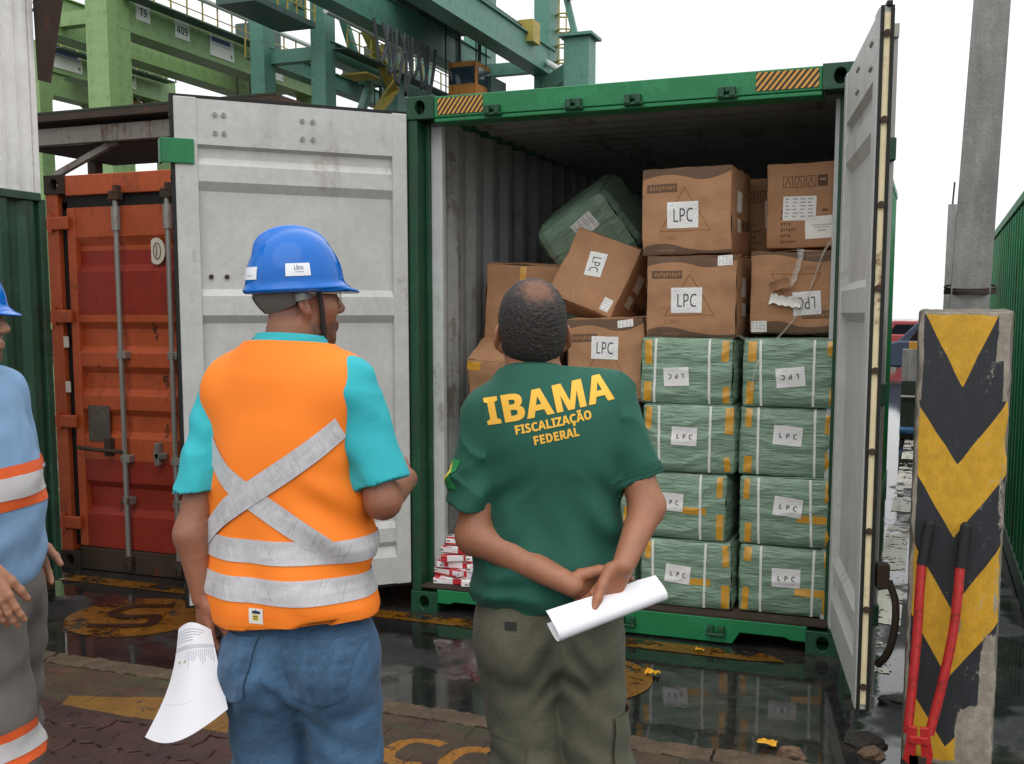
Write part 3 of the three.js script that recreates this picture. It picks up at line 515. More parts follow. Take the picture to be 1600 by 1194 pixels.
// printed front: wave bands, triangle, small text blocks
const printed = (flipIt) => tex(512, 512, (c, w, h) => {
  c.fillStyle = `rgb(${kraft})`; c.fillRect(0, 0, w, h);
  if (flipIt) { c.translate(w, h); c.rotate(Math.PI); }
  c.fillStyle = '#6d5442';
  c.beginPath(); c.moveTo(0, 0); c.lineTo(w, 0); c.lineTo(w, 30); c.bezierCurveTo(420, 78, 340, 92, 270, 62); c.bezierCurveTo(180, 28, 90, 38, 0, 62); c.fill();
  c.beginPath(); c.moveTo(0, h); c.lineTo(0, h - 46); c.bezierCurveTo(60, h - 76, 150, h - 78, 230, h - 46); c.bezierCurveTo(330, h - 12, 420, h - 18, w, h - 26); c.lineTo(w, h); c.fill();
  c.fillStyle = '#b08a6a'; c.font = '14px sans-serif'; c.fillText('MADE IN CHINA', 90, h - 22);
  c.strokeStyle = '#8a5530'; c.lineWidth = 5; c.beginPath(); c.moveTo(248, 118); c.lineTo(392, 372); c.lineTo(110, 372); c.closePath(); c.stroke();
  c.fillStyle = '#6d5442'; c.fillRect(30, 92, 176, 50); c.fillStyle = '#a2774f'; for (let i = 0; i < 9; i++) c.fillRect(48 + i * 17, 104 + (i % 2) * 4, 11, 24 - (i % 3) * 3);
  c.fillStyle = '#7d5537'; c.font = '36px sans-serif'; c.fillText('C/NO.', 108, 424);
  c.setTransform(1, 0, 0, 1, 0, 0); kraftNoise(c, w, h);
});
const kraftPrint = printed(false), kraftPrintFlip = printed(true);
const shipPrint = tex(512, 512, (c, w, h) => {
  c.fillStyle = `rgb(${kraft})`; c.fillRect(0, 0, w, h); c.fillStyle = '#5d4634'; c.strokeStyle = '#5d4634'; c.lineWidth = 5;
  for (let i = 0; i < 4; i++) { c.strokeRect(112 + i * 78, 82, 62, 64); c.beginPath(); c.moveTo(124 + i * 78, 138); c.lineTo(143 + i * 78, 92); c.lineTo(160 + i * 78, 138); c.stroke(); } c.fillRect(346, 82, 62, 64); c.fillStyle = `rgb(${kraft})`; c.fillRect(356, 100, 42, 12);
  c.fillStyle = '#6d5037'; for (let i = 0; i < 6; i++) { for (let k = 0; k < 4 + (i % 2) * 2; k++) c.fillRect(100 + k * 18, 284 + i * 36, 12, 20 - (k % 3) * 4); if (i < 3) c.fillRect(380, 284 + i * 36, 40, 16); } kraftNoise(c, w, h);
});
M.kraft = mat({ map: plainKraft, roughness: 0.85 }); M.kraftSide = mat({ map: sideKraft, roughness: 0.85 });
M.kraftPrint = mat({ map: kraftPrint, roughness: 0.85 }); M.kraftPrintFlip = mat({ map: kraftPrintFlip, roughness: 0.85 }); M.kraftShip = mat({ map: shipPrint, roughness: 0.85 });
const lpc = (spaced, sz) => tex(256, 176, (c, w, h) => { c.fillStyle = '#ecebea'; c.fillRect(0, 0, w, h); for (let i = 0; i < 260; i++) { c.fillStyle = `rgba(${rr(180, 240)},${rr(180, 240)},${rr(180, 240)},0.35)`; c.fillRect(rnd() * w, rnd() * h, rr(4, 40), rr(2, 8)); } c.fillStyle = '#2c3040'; c.textAlign = 'center'; c.textBaseline = 'middle'; if (spaced) { c.font = `bold ${sz}px sans-serif`; ['L', 'P', 'C'].forEach((s, i) => c.fillText(s, w * (0.25 + i * 0.25), h * 0.52)); } else { c.font = `${sz}px sans-serif`; c.setTransform(1.12, 0, 0, 1.35, 0, 0); c.fillText('LPC', w / 2 / 1.12, h * 0.52 / 1.35); } });
M.lpcBig = mat({ map: lpc(false, 92), roughness: 0.7 }); M.lpcSmall = mat({ map: lpc(true, 62), roughness: 0.7 });
M.sheetTable = mat({ map: tex(192, 160, (c, w, h) => { c.fillStyle = '#e9e7e2'; c.fillRect(0, 0, w, h); c.fillStyle = '#9aa0a6'; for (let r = 0; r < 6; r++) for (let k = 0; k < 4; k++) c.fillRect(12 + k * 44, 14 + r * 23, rr(14, 36), 8); }), roughness: 0.7 });
M.sheetNote = mat({ map: tex(192, 128, (c, w, h) => { c.fillStyle = '#efede6'; c.fillRect(0, 0, w, h); c.fillStyle = '#b4b0aa'; c.fillRect(36, 48, 118, 7); c.fillRect(50, 62, 90, 6); c.fillRect(70, 78, 50, 9); }), roughness: 0.7 });
M.tape = new THREE.MeshPhysicalMaterial({ map: fieldTex(256, fGrain, (v) => [190 + v * 40, 138 + v * 36, 40 + v * 24], 6), roughness: 0.28, clearcoat: 0.5, clearcoatRoughness: 0.2 });
M.strap = mat({ color: 0xdfe3dd, roughness: 0.4 });
M.film = new THREE.MeshPhysicalMaterial({ color: 0xf4f2ea, roughness: 0.18, transmission: 0.75, thickness: 0, clearcoat: 0.6 });
M.paper = mat({ color: 0xe9e9ef, roughness: 0.75 });
// patch lying on the +z face of a soft box
function onFace(front, x, y, w, h, rot, lift = 0.0022) {
  const n = 10, g = new THREE.PlaneGeometry(w, h, n, n), p = g.attributes.position, c = Math.cos(rot), s = Math.sin(rot);
  for (let i = 0; i < p.count; i++) { const a = p.getX(i), b = p.getY(i), X = x + a * c - b * s, Y = y + a * s + b * c; p.setXYZ(i, X, Y, front(X, Y) + lift); }
  g.computeVertexNormals();
  // a second side and rim, so that the sheet has a thickness
  const back = g.clone(); back.translate(0, 0, -0.0009); flip(back);
  return merge([g, back]);
}
let cartonSeed = 0;
function carton(label, pos, size, rot, o = {}) {
  const t = thing(o.name ?? 'carton', label, 'carton', pos, 0, o.group ?? 'cartons in the container'); t.rotation.set(rot[0], rot[1], rot[2], 'YXZ');
  const [w, h, d] = size, k = ++cartonSeed * 3.7, am = o.dent ?? 0.009;
  const df = (x, y, z) => { const e = (1 - smooth(0.8, 1, Math.max(Math.abs(x) / w * 2, Math.abs(y) / h * 2))); return am * (N3(x * 6 + k, y * 6, 1) * 1.2 + N3(x * 15 + k, y * 15, 3) * 0.5) + 0.006 * e; };
  const disp = (x, y, z, f) => [f < 2 ? (f ? -1 : 1) * df(z, y) * 0.8 : am * 0.5 * N3(y * 7 + k, z * 5, 2), f === 2 || f === 3 ? (f === 2 ? 1 : -1) * df(x, z) : am * 0.6 * N3(x * 6 + k, z * 6, 9), f > 3 ? (f === 4 ? 1 : -1) * df(x, y) : am * 0.5 * N3(x * 5, y * 7 + k, 5)];
  const front = (x, y) => d / 2 + df(x, y);
  part('body', softBox(w, h, d, 22, 0.009, disp), [o.side ?? M.kraftSide, M.kraft, M.kraft, M.kraft, o.front ?? M.kraftPrint, M.kraft], t);
  for (const [m, x, y, pw, ph, r, nm] of o.labels ?? []) part(nm ?? 'paper_label', onFace(front, x, y, pw, ph, r ?? 0), m, t);
  for (const [x, y, pw, ph, r] of o.tape ?? []) part('tape', onFace(front, x, y, pw, ph, r ?? 0, 0.0014), M.tape, t);
  return { t };
}
// upper right cartons
carton('printed carton with centred white label, top of the front cardboard pair', [-1.222, 2.262, -5.93], [0.478, 0.452, 0.5], [0, -0.03, 0.012], { labels: [[M.lpcBig, -0.018, -0.02, 0.165, 0.136, 0]] });
carton('printed carton standing directly on the left stack of wrapped bales', [-1.188, 1.815, -5.91], [0.478, 0.43, 0.5], [0, -0.02, 0.006], { labels: [[M.lpcBig, -0.022, -0.018, 0.165, 0.132, 0], [M.sheetTable, 0.178, 0.185, 0.078, 0.052, 0.04]] });
carton('carton with black handling symbols and two white papers, topmost on the right', [-0.655, 2.29, -6.15], [0.385, 0.44, 0.5], [0, 0.0, 0.01], { front: M.kraftShip, labels: [[M.sheetTable, -0.022, -0.015, 0.17, 0.125, -0.02], [M.sheetNote, 0.092, -0.115, 0.168, 0.115, 0.04]] });
const torn = carton('carton with an upside down label and torn clear film, on the right bale stack', [-0.675, 1.835, -6.0], [0.45, 0.42, 0.5], [0, 0.0, 0], { front: M.kraftPrintFlip, labels: [[M.lpcBig, 0.065, -0.055, 0.14, 0.12, Math.PI + 0.07], [M.sheetTable, -0.175, -0.175, 0.08, 0.058, 0.02]] });
carton('carton in the narrow gap behind the front pair, white sheet on it', [-0.89, 2.255, -6.52], [0.42, 0.46, 0.46], [0, 0.02, 0], { front: M.kraftShip, labels: [[M.sheetTable, 0.06, 0.03, 0.17, 0.15, 0.03]] });
carton('carton lower in the narrow gap, mostly hidden, two white slips', [-0.87, 1.81, -6.5], [0.42, 0.42, 0.46], [0, 0.01, 0], { labels: [[M.sheetTable, 0.02, 0.08, 0.12, 0.13, 0], [M.sheetNote, 0.02, -0.1, 0.12, 0.14, 0]] });
// loose cartons on the left
carton('tilted carton leaning across the heap, its label turned sideways', [-1.78, 1.90, -6.08], [0.42, 0.42, 0.42], [-0.30, -0.05, -0.36], { labels: [[M.lpcBig, -0.01, 0.04, 0.14, 0.105, -1.42], [M.sheetTable, 0.155, -0.15, 0.075, 0.055, 1.5]], front: M.kraft });
carton('carton with a white label below the tilted one, behind the shaved head', [-1.665, 1.47, -5.98], [0.45, 0.46, 0.5], [0, -0.05, 0.03], { labels: [[M.lpcBig, 0.0, 0.07, 0.155, 0.125, -0.05], [M.sheetTable, 0.12, 0.2, 0.09, 0.04, 0.1]] });
carton('plain carton pushed against the left inner wall, upper of two', [-2.35, 1.80, -6.36], [0.46, 0.46, 0.44], [0.05, 0.12, -0.06], { front: M.kraft, tape: [[0, 0.1, 0.04, 0.24]] });
carton('carton with yellow tape corners and a white slip, low by the left wall', [-2.32, 1.36, -6.05], [0.5, 0.34, 0.44], [0.30, 0.16, -0.04], { front: M.kraft, labels: [], tape: [[-0.21, 0.13, 0.08, 0.05], [-0.2, -0.14, 0.08, 0.05], [0.02, 0.14, 0.07, 0.05]] });
{ // the slip lies on that carton's upper face
  const host = scene.children.at(-1); const s = part('paper_label', new RoundedBoxGeometry(0.15, 0.002, 0.11, 1, 0.0009), M.sheetNote, host); s.position.set(0.03, 0.182, 0.08); s.rotation.y = -0.15;
}
// strips of torn clear film hanging from the carton
{
  const strip = (pts, w) => { const c = new THREE.CatmullRomCurve3(pts.map((p) => V(...p))), P = [], I = [], n = 40; for (let i = 0; i <= n; i++) { const p = c.getPoint(i / n), t = c.getTangent(i / n), q = V(-t.y, t.x, 0).normalize(); for (const k of [-1, -0.3, 0.35, 1]) { const wz = w * k * (0.7 + 0.5 * N3(i * 0.13, k * 0.5, 3)); P.push(p.x + q.x * wz, p.y + q.y * wz, p.z + 0.006 * N3(i * 0.7, k * 2, 9) + (k * k) * 0.006); } } for (let i = 0; i < n; i++) for (let k = 0; k < 3; k++) { const a = i * 4 + k; I.push(a, a + 1, a + 5, a, a + 5, a + 4); } const g = new THREE.BufferGeometry(); g.setAttribute('position', new THREE.Float32BufferAttribute(P, 3)); g.setIndex(I); g.computeVertexNormals(); return g; };
  const z = 0.268;
  part('torn_film', strip([[0.2, 0.3, z - 0.02], [0.14, 0.2, z], [0.1, 0.08, z], [0.05, -0.06, z], [-0.03, -0.18, z], [-0.1, -0.26, z + 0.01], [-0.16, -0.36, z + 0.1], [-0.19, -0.5, z + 0.11]], 0.007), M.film, torn.t);
  part('torn_film', strip([[0.03, 0.22, z], [0.02, 0.15, z + 0.01], [0.0, 0.08, z + 0.012], [-0.03, 0.02, z + 0.012]], 0.02), M.film, torn.t);
  part('torn_film', strip([[-0.12, -0.03, z], [-0.05, -0.045, z + 0.012], [0.035, -0.055, z + 0.01]], 0.034), mat({ color: 0xe6e2da, roughness: 0.5 }), torn.t, 'crumpled white scrap of torn label');
  part('torn_flap', strip([[-0.12, 0.02, z], [-0.07, 0.04, z + 0.03], [-0.02, 0.05, z + 0.02]], 0.035), M.kraft, torn.t);
  part('torn_film', strip([[-0.6, -0.205, z - 0.06], [-0.45, -0.215, z], [-0.32, -0.2, z - 0.03], [-0.24, -0.235, z + 0.05], [-0.18, -0.24, z + 0.06]], 0.008), M.film, torn.t);
}
// ---- bales wrapped in green sheeting
const wrapTex = fieldTex(512, fBlotch, (v, x, y, i) => { const g = fGrain[(y % 256) * 256 + (x % 256)], wv = ((x & 3) === 0 || (y & 3) === 0) ? 0.96 : 1, k = (0.9 + 0.14 * g + 0.18 * (v - 0.5)) * wv; return [132 * k, 160 * k, 138 * k]; }, 1.2);
const wrapBump = fieldTex(512, field(512, [[5, 1], [11, 1], [24, 0.7], [60, 0.25]], 51, 0.4, 1.6), (v) => { const q = 255 * Math.pow(1 - Math.abs(v - 0.5) * 2, 2.2); return [q, q, q]; }, 1, false);
M.wrap = mat({ map: wrapTex, roughness: 0.33, bumpMap: wrapBump, bumpScale: 0.004 });
let baleSeed = 0;
function bale(label, pos, size, rot, o = {}) {
  const t = thing('wrapped_bale', label, 'bale', pos, 0, 'green wrapped bales in the container'); t.rotation.set(rot[0], rot[1], rot[2], 'YXZ');
  const [w, h, d] = size, k = ++baleSeed * 5.3;
  const fold = (x, y) => { const yy = y * 30 + 2.2 * N3(x * 3 + k, y * 4, 2) + x * 1.6 * N3(k, y * 3, 8); return 0.0085 * (1 - Math.abs(Math.sin(yy + 1.5 * N3(x * 7, y * 9, k)))) * (0.45 + 0.9 * Math.abs(N3(x * 5 + k, y * 6, 4))) + 0.006 * N3(x * 4 + k, y * 5, 6); };
  const df = (x, y) => { const e = 1 - smooth(0.72, 1, Math.max(Math.abs(x) / w * 2, Math.abs(y) / h * 2)); return fold(x, y) + 0.012 * e; };
  const disp = (x, y, z, f) => [f < 2 ? (f ? -1 : 1) * (df(z, y) * 0.8) : 0.006 * N3(y * 8 + k, z * 5, 2), f === 2 || f === 3 ? (f === 2 ? 1 : -1) * df(x, z) * (o.sag ?? 0.4) : 0.005 * N3(x * 7 + k, z * 6, 9), f > 3 ? (f === 4 ? 1 : -1) * df(x, y) : 0];
  const front = (x, y) => d / 2 + df(x, y);
  part('wrapping', softBox(w, h, d, o.seg ?? 44, o.round ?? 0.014, disp), M.wrap, t);
  for (const [x, lean] of o.straps ?? []) part('strap', onFace((X, Y) => front(X, Y) + 0.001, x, 0, 0.013, h - 0.01, lean), M.strap, t);
  for (const [x, y, pw, ph, r] of o.tape ?? []) part('tape', onFace(front, x, y, pw, ph, r ?? 0, 0.0016), M.tape, t);
  for (const [m, x, y, pw, ph, r] of o.labels ?? []) part('paper_label', onFace((X, Y) => front(X, Y), x, y, pw, ph, r ?? 0, 0.004), m, t);
  return t;
}
const rowsY = [0.338, 0.705, 1.068, 1.425], rowsH = [0.362, 0.36, 0.36, 0.35];
['lowest', 'second from the floor', 'third from the floor', 'topmost'].forEach((nm, i) => {
  const h = rowsH[i], corners = (w, a) => [[-1, 1], [1, 1], [1, -1], [-1, -1]].map(([sx, sy]) => { const l = rr(0.07, 0.14); return [sx * (w / 2 - a * rr(0.8, 1.25)), sy * (h / 2 - l / 2 - 0.012), rr(0.03, 0.044), l, rr(-0.07, 0.07)]; });
  const lx = [-0.02, -0.035, 0.0, -0.03][i];
  bale(`green wrapped bale, ${nm} in the middle stack, two white straps`, [-1.20 + [0.008, -0.012, 0.012, -0.004][i], rowsY[i], -5.87 - [0, 0.012, 0.0, 0.02][i]], [0.492 - [0, 0.012, 0.004, 0][i], h, 0.5], [0, [0.02, -0.025, 0.015, -0.01][i], [0.006, -0.010, 0.008, -0.006][i]], {
    straps: [[-0.165 + [-0.01, 0, 0.01, 0][i], [0.02, 0.03, 0.005, -0.015][i]], [0.105 + [0, 0, 0.01, 0.02][i], [-0.02, 0.02, -0.02, 0.015][i]]], tape: [...corners(0.492, 0.035), ...(i < 2 ? [[0.07, [-0.035, -0.02][i], 0.13, 0.036, 0.02]] : [])],
    labels: [[M.lpcSmall, lx - 0.02, [0.0, 0.02, 0.015, -0.03][i], 0.135, 0.098, [-0.1, -0.03, -0.04, Math.PI + 0.05][i]]],
  });
  bale(`green wrapped bale, ${nm} in the right stack beside the door`, [-0.672 + [0, 0.012, -0.010, 0.008][i], rowsY[i] - 0.002, -5.90 - [0.01, 0, 0.022, 0.006][i]], [0.5 - [0.01, 0, 0, 0.008][i], h, 0.5], [0, [0.03, -0.01, 0.02, -0.02][i], [-0.006, 0.010, -0.009, 0.007][i]], {
    straps: [[-0.15 + [0.02, 0, 0, 0][i], [0.01, 0.01, 0.015, 0.02][i]], [0.115 + [0.02, 0, 0.02, 0][i], [-0.01, 0.03, 0.02, -0.01][i]]], tape: [...corners(0.5, 0.045), ...(i < 2 ? [[0.12, [-0.05, -0.03][i], 0.15, 0.04, -0.02]] : [])],
    labels: [[M.lpcSmall, 0.0, [0.02, 0.03, 0.035, -0.02][i], 0.145, 0.1, [0.0, -0.12, -0.06, Math.PI + 0.09][i]]],
  });
  if (i < 3) bale(`green wrapped bale, ${['lowest', 'middle', 'upper'][i]} in the stack behind the green shirt`, [-1.73, rowsY[i], -5.95], [0.49, h, 0.5], [0, 0, 0], { straps: [[-0.14, 0.02], [0.12, -0.01]], tape: corners(0.49, 0.04), labels: [[M.lpcSmall, 0.0, 0.02, 0.14, 0.1, 0.03]] });
});
bale('bulging green bale tipped over on the heap, white slip on its side', [-1.975, 2.235, -6.5], [0.52, 0.44, 0.5], [0.34, 0.08, 0.58], { round: 0.06, seg: 30, sag: 1, labels: [[M.sheetTable, 0.06, 0.09, 0.15, 0.105, 0.10]], tape: [[-0.14, -0.15, 0.16, 0.04, 0.1]] });
bale('green bale with yellow tape wedged under the tipped bale', [-2.02, 1.74, -6.62], [0.5, 0.42, 0.48], [0.1, 0.1, 0.1], { tape: [[-0.2, 0.1, 0.06, 0.2], [-0.16, 0.17, 0.1, 0.06]], labels: [[M.sheetNote, -0.02, 0.12, 0.12, 0.08, 0.5]] });
bale('green bale low behind the red and white packets', [-2.3, 0.72, -6.1], [0.5, 0.36, 0.5], [0, 0.05, 0], { straps: [[-0.14, 0.02], [0.12, -0.01]], tape: [[-0.2, 0.1, 0.05, 0.12]], labels: [[M.lpcSmall, 0.02, 0.02, 0.14, 0.1, 0.02]] });
bale('green bale on the floor at the left wall, back row', [-2.29, 0.34, -6.12], [0.5, 0.36, 0.5], [0, 0.03, 0], { straps: [[-0.14, 0.02], [0.12, -0.01]], tape: [[-0.2, 0.1, 0.05, 0.12]] });
bale('green bale under the taped carton by the left wall', [-2.3, 1.06, -6.12], [0.5, 0.34, 0.48], [0, 0.02, 0], { straps: [[-0.14, 0.02], [0.12, -0.01]], tape: [[-0.2, 0.08, 0.05, 0.12], [0.2, 0.08, 0.05, 0.12]] });
// ---- flat red and white packets heaped at the container's mouth
{
  const faces = [0, 1, 2, 3].map((k) => mat({ roughness: 0.35, map: tex(256, 128, (c, w, h) => {
    c.fillStyle = '#e8e6e8'; c.fillRect(0, 0, w, h); c.fillStyle = '#c4303a';
    if (k === 0) { c.fillRect(0, 0, 48, h); c.fillRect(168, 10, 38, h - 20); } if (k === 1) { c.fillRect(150, 0, w, h); c.fillRect(20, 0, 80, 16); } if (k === 2) { c.fillRect(0, 86, w, 50); c.fillRect(180, 0, 30, h); } if (k === 3) { c.fillRect(60, 20, 34, 90); c.fillRect(200, 0, 56, h); }
    c.fillStyle = '#b9b6bc'; for (let i = 0; i < 14; i++) c.fillRect(rr(60, 140), 16 + i * 7, rr(10, 46), 2); c.fillStyle = '#4a2c22'; c.fillRect(rr(0, 40), rr(10, 80), 24, 26); c.fillStyle = '#f4b7b7'; c.fillRect(rr(100, 200), rr(10, 90), 26, 18);
  }) }));
  const edge = mat({ color: 0xcf9a98, roughness: 0.5 });
  const spots = [];
  for (let lv = 0; lv < 6; lv++) for (let i = 0; i < 2; i++) spots.push([-2.575 + i * 0.185 + rr(-0.02, 0.02) + lv * 0.006, 0.155 + 0.002 + lv * 0.044, -5.66 + rr(-0.02, 0.02) - lv * 0.012, rr(-0.5, 0.5), i, lv]);
  const nth = ['bottom', 'second', 'third', 'fourth', 'fifth', 'top'];
  for (const [x, y, z, a, i, lv] of spots) {
    const p = thing('flat_packet', `red and white flat packet, ${nth[lv]} layer of the ${i ? 'right' : 'left'} pile at container mouth`, 'packet', [x, y, z], a, 'red and white packets'); p.rotation.z = rr(-0.04, 0.04);
    const g = new RoundedBoxGeometry(0.205, 0.04, 0.13, 2, 0.008).translate(0, 0.02, 0);
    part('packet_wrap', g, [faces[(lv + i) % 4], faces[(lv + 1) % 4], faces[(lv * 2 + i) % 4], edge, faces[(lv + i * 2 + 1) % 4], edge], p);
  }
}
// ------------------------------------------------------------------ people
const skinMap = fieldTex(256, fGrain, (v) => { const k = 0.93 + 0.12 * v; return [255 * k, 252 * k, 250 * k]; }, 6);
M.skin = new THREE.MeshPhysicalMaterial({ vertexColors: true, map: skinMap, roughness: 0.5, bumpMap: bumpGrain, bumpScale: 0.0012, sheen: 0.1, sheenColor: new THREE.Color(0.8, 0.5, 0.4) });
// a head in its own frame (face towards -z), placed at c, turned by yaw then tilted by pitch
function headField(c, yaw, pitch, s = 0.92) {
  const m = new THREE.Matrix4().compose(V(...c), new THREE.Quaternion().setFromEuler(new THREE.Euler(pitch, yaw, 0, 'YXZ')), V(s, s, s)), inv = m.clone().invert(), q = V();
  const P = [ell([0, 0.045, 0.012], [0.077, 0.088, 0.099]), ell([0, -0.015, -0.033], [0.064, 0.088, 0.06]), ell([0, -0.075, -0.028], [0.057, 0.045, 0.06]), ell([0, -0.106, -0.07], [0.028, 0.02, 0.022]),
    cap([-0.036, 0.033, -0.082], [0.036, 0.033, -0.082], 0.0125), ell([0.043, -0.022, -0.06], [0.027, 0.026, 0.028]), ell([-0.043, -0.022, -0.06], [0.027, 0.026, 0.028])];
  const D = [cap([0, 0.016, -0.094], [0, -0.024, -0.114], 0.009, 0.0135), ell([0.013, -0.03, -0.101], [0.0095, 0.008, 0.011]), ell([-0.013, -0.03, -0.101], [0.0095, 0.008, 0.011]), ell([0, -0.0615, -0.093], [0.025, 0.0075, 0.011]), ell([0, -0.0745, -0.0915], [0.021, 0.008, 0.011])];
  const E = [-1, 1].flatMap((k) => [ell([k * 0.086, -0.002, 0.016], [0.008, 0.033, 0.02], [0, k * 0.55, k * 0.14]), ell([k * 0.079, -0.028, 0.006], [0.007, 0.012, 0.01])]);
  const Ei = [-1, 1].map((k) => ell([k * 0.09, 0.0, 0.010], [0.006, 0.019, 0.0105], [0, k * 0.4, 0]));
  const So = [-1, 1].map((k) => ell([k * 0.032, 0.009, -0.094], [0.019, 0.012, 0.016])), Ey = [-1, 1].map((k) => ell([k * 0.032, 0.008, -0.0765], [0.0125, 0.0125, 0.0125]));
  const local = (x, y, z) => { q.set(x, y, z).applyMatrix4(inv); return [q.x, q.y, q.z]; };
  const f = (x, y, z) => {
    const [a, b, e] = local(x, y, z); let d = 1e9;
    for (const p of P) d = smin(d, dist(p, a, b, e), 0.03);
    if (d < 0.06) {
      for (const p of So) d = -smin(-d, dist(p, a, b, e), 0.008);
      for (const p of D) d = smin(d, dist(p, a, b, e), 0.012);
      let ear = 1e9; for (const p of E) ear = smin(ear, dist(p, a, b, e), 0.012); for (const p of Ei) ear = -smin(-ear, dist(p, a, b, e), 0.006);
      d = smin(d, ear, 0.008); for (const p of Ey) d = Math.min(d, dist(p, a, b, e));
    }
    return d * s;
  };
  return { f, local, m, s, c };
}
// prims of a hand: D along the fingers, Nn out of the palm, side +1/-1 puts the thumb
function handPrims(wrist, D, Nn, side, curls, thumb, sc = 1) {
  D = V(...D).normalize(); Nn = V(...Nn); Nn.sub(D.clone().multiplyScalar(Nn.dot(D))).normalize(); const S = D.clone().cross(Nn).multiplyScalar(side), W = V(...wrist), out = [];
  const at = (d, s, n) => W.clone().add(D.clone().multiplyScalar(d * sc)).add(S.clone().multiplyScalar(s * sc)).add(Nn.clone().multiplyScalar(n * sc)), A = (v) => [v.x, v.y, v.z];
  const off = [0.030, 0.0105, -0.0095, -0.0285], reach = [0.088, 0.092, 0.086, 0.077], len = [0.074, 0.081, 0.075, 0.058], rad = [0.0095, 0.0098, 0.0092, 0.0082];
  for (let i = 0; i < 4; i++) { out.push({ ...cap(A(at(0.004, off[i] * 0.6, 0)), A(at(reach[i], off[i], 0)), 0.013 * sc, 0.0115 * sc), k: 0.014 }); }
  for (let i = 0; i < 4; i++) {
    let p = at(reach[i], off[i], 0), a = 0; const L = [0.46, 0.3, 0.24], J = [0.8, 1.1, 0.75];
    for (let j = 0; j < 3; j++) {
      a += curls[i] * J[j]; const d = D.clone().multiplyScalar(Math.cos(a)).add(Nn.clone().multiplyScalar(Math.sin(a))).add(S.clone().multiplyScalar((1.5 - i) * 0.05));
      const q = p.clone().add(d.normalize().multiplyScalar(len[i] * L[j] * sc)), r0 = rad[i] * (1 - j * 0.08) * sc, r1 = rad[i] * (0.94 - j * 0.1) * sc;
      out.push({ ...cap(A(p), A(q), r0, r1), k: 0.005 }); p = q;
    }
  }
  const [to, tn] = thumb; let p = at(0.02, 0.024, 0.004);
  for (const [l, r0, r1, a, n] of [[0.044, 0.0165, 0.0125, to, tn], [0.034, 0.0122, 0.0108, to * 0.55, tn * 1.2], [0.027, 0.0108, 0.0092, to * 0.35, tn * 1.3]]) {
    const d = D.clone().multiplyScalar(Math.cos(a)).add(S.clone().multiplyScalar(Math.sin(a))).add(Nn.clone().multiplyScalar(n)).normalize(), q = p.clone().add(d.multiplyScalar(l * sc));
    out.push({ ...cap(A(p), A(q), r0 * sc, r1 * sc), k: 0.007 }); p = q;
  }
  return out;
}
function bounds(prims, pad) {
  const lo = [9, 9, 9], hi = [-9, -9, -9];
  for (const p of prims) for (const [c, r] of p.t === 0 ? [[p.a, p.ra], [p.b, p.rb]] : [[p.c, Math.max(...p.r)]]) for (let k = 0; k < 3; k++) { lo[k] = Math.min(lo[k], c[k] - r - pad); hi[k] = Math.max(hi[k], c[k] + r + pad); }
  return [lo, hi];
}
function handMesh(prims) { const f = blend(prims, 0.006), [lo, hi] = bounds(prims, 0.008); return nets(f, lo, hi, 0.0033); }
// one skin: trunk and limbs, head and hands joined into a single mesh
function skinMesh(parent, bodyPrims, head, hands, tone, face) {
  const fb = blend(bodyPrims, 0.05), [lo, hi] = bounds(bodyPrims, 0.02), colour = (g, fn) => planeUV(paint(g, fn), 1);
  const base = (x, y, z) => { const n = 1 + 0.09 * N3(x * 30, y * 30, z * 30) + 0.06 * N3(x * 90, y * 90, z * 90); return tone.map((c, i) => c * n * (i ? 1 - 0.04 * N3(x * 18, y * 18, z * 18) : 1)); };
  const list = [colour(nets(fb, lo, hi, 0.011), base)];
  const c = head.c, hl = [c[0] - 0.13, c[1] - 0.14, c[2] - 0.13], hh = [c[0] + 0.13, c[1] + 0.15, c[2] + 0.13];
  const neck = bodyPrims.find((p) => p.neck), fh = (x, y, z) => smin(head.f(x, y, z), dist(neck, x, y, z), 0.03);
  list.push(colour(nets(fh, hl, hh, 0.0034), (x, y, z) => { const b = base(x, y, z), [a, h, e] = head.local(x, y, z); return face(b, a, h, e, x, y, z); }));
  for (const h of hands) list.push(colour(handMesh(h), (x, y, z) => base(x, y, z).map((q, i) => q * [1.04, 0.98, 0.96][i])));
  return part('body', merge(list), M.skin, parent);
}
const clothMat = (rgb, o = {}) => new THREE.MeshPhysicalMaterial({ color: new THREE.Color(...rgb), map: o.map ?? null, roughness: o.rough ?? 0.85, bumpMap: o.bump ?? bumpCloth, bumpScale: o.bs ?? 0.0007, sheen: o.sheen ?? 0.25, sheenColor: new THREE.Color(...rgb).lerp(new THREE.Color(1, 1, 1), 0.4), sheenRoughness: 0.6 });
const lin = (r, g, b) => { const c = new THREE.Color().setRGB(r / 255, g / 255, b / 255, THREE.SRGBColorSpace); return [c.r, c.g, c.b]; };
const both = (g, t = 0.0012) => { const b = g.clone(), p = b.attributes.position, n = b.attributes.normal; for (let i = 0; i < p.count; i++) p.setXYZ(i, p.getX(i) - n.getX(i) * t, p.getY(i) - n.getY(i) * t, p.getZ(i) - n.getZ(i) * t); flip(b); return merge([g, b]); };
const shoe = (parent, x, z, turn, m) => { const P = [ell([0, 0.05, 0.02], [0.048, 0.05, 0.06]), cap([0, 0.04, 0.02], [0, 0.035, -0.15], 0.045, 0.04), cap([0, 0.04, 0], [0, 0.13, 0.01], 0.05, 0.055)], f0 = blend(P, 0.03), f = (a, b, c) => Math.max(f0(a, b, c), -b + 0.002); const g = part('shoe', planeUV(nets(f, [-0.08, -0.01, -0.22], [0.08, 0.2, 0.12], 0.008)), m, parent); g.position.set(x, 0, z); g.rotation.y = turn; };
const ridge = (t) => { const q = 1 - Math.abs(Math.sin(t)); return q * q; };
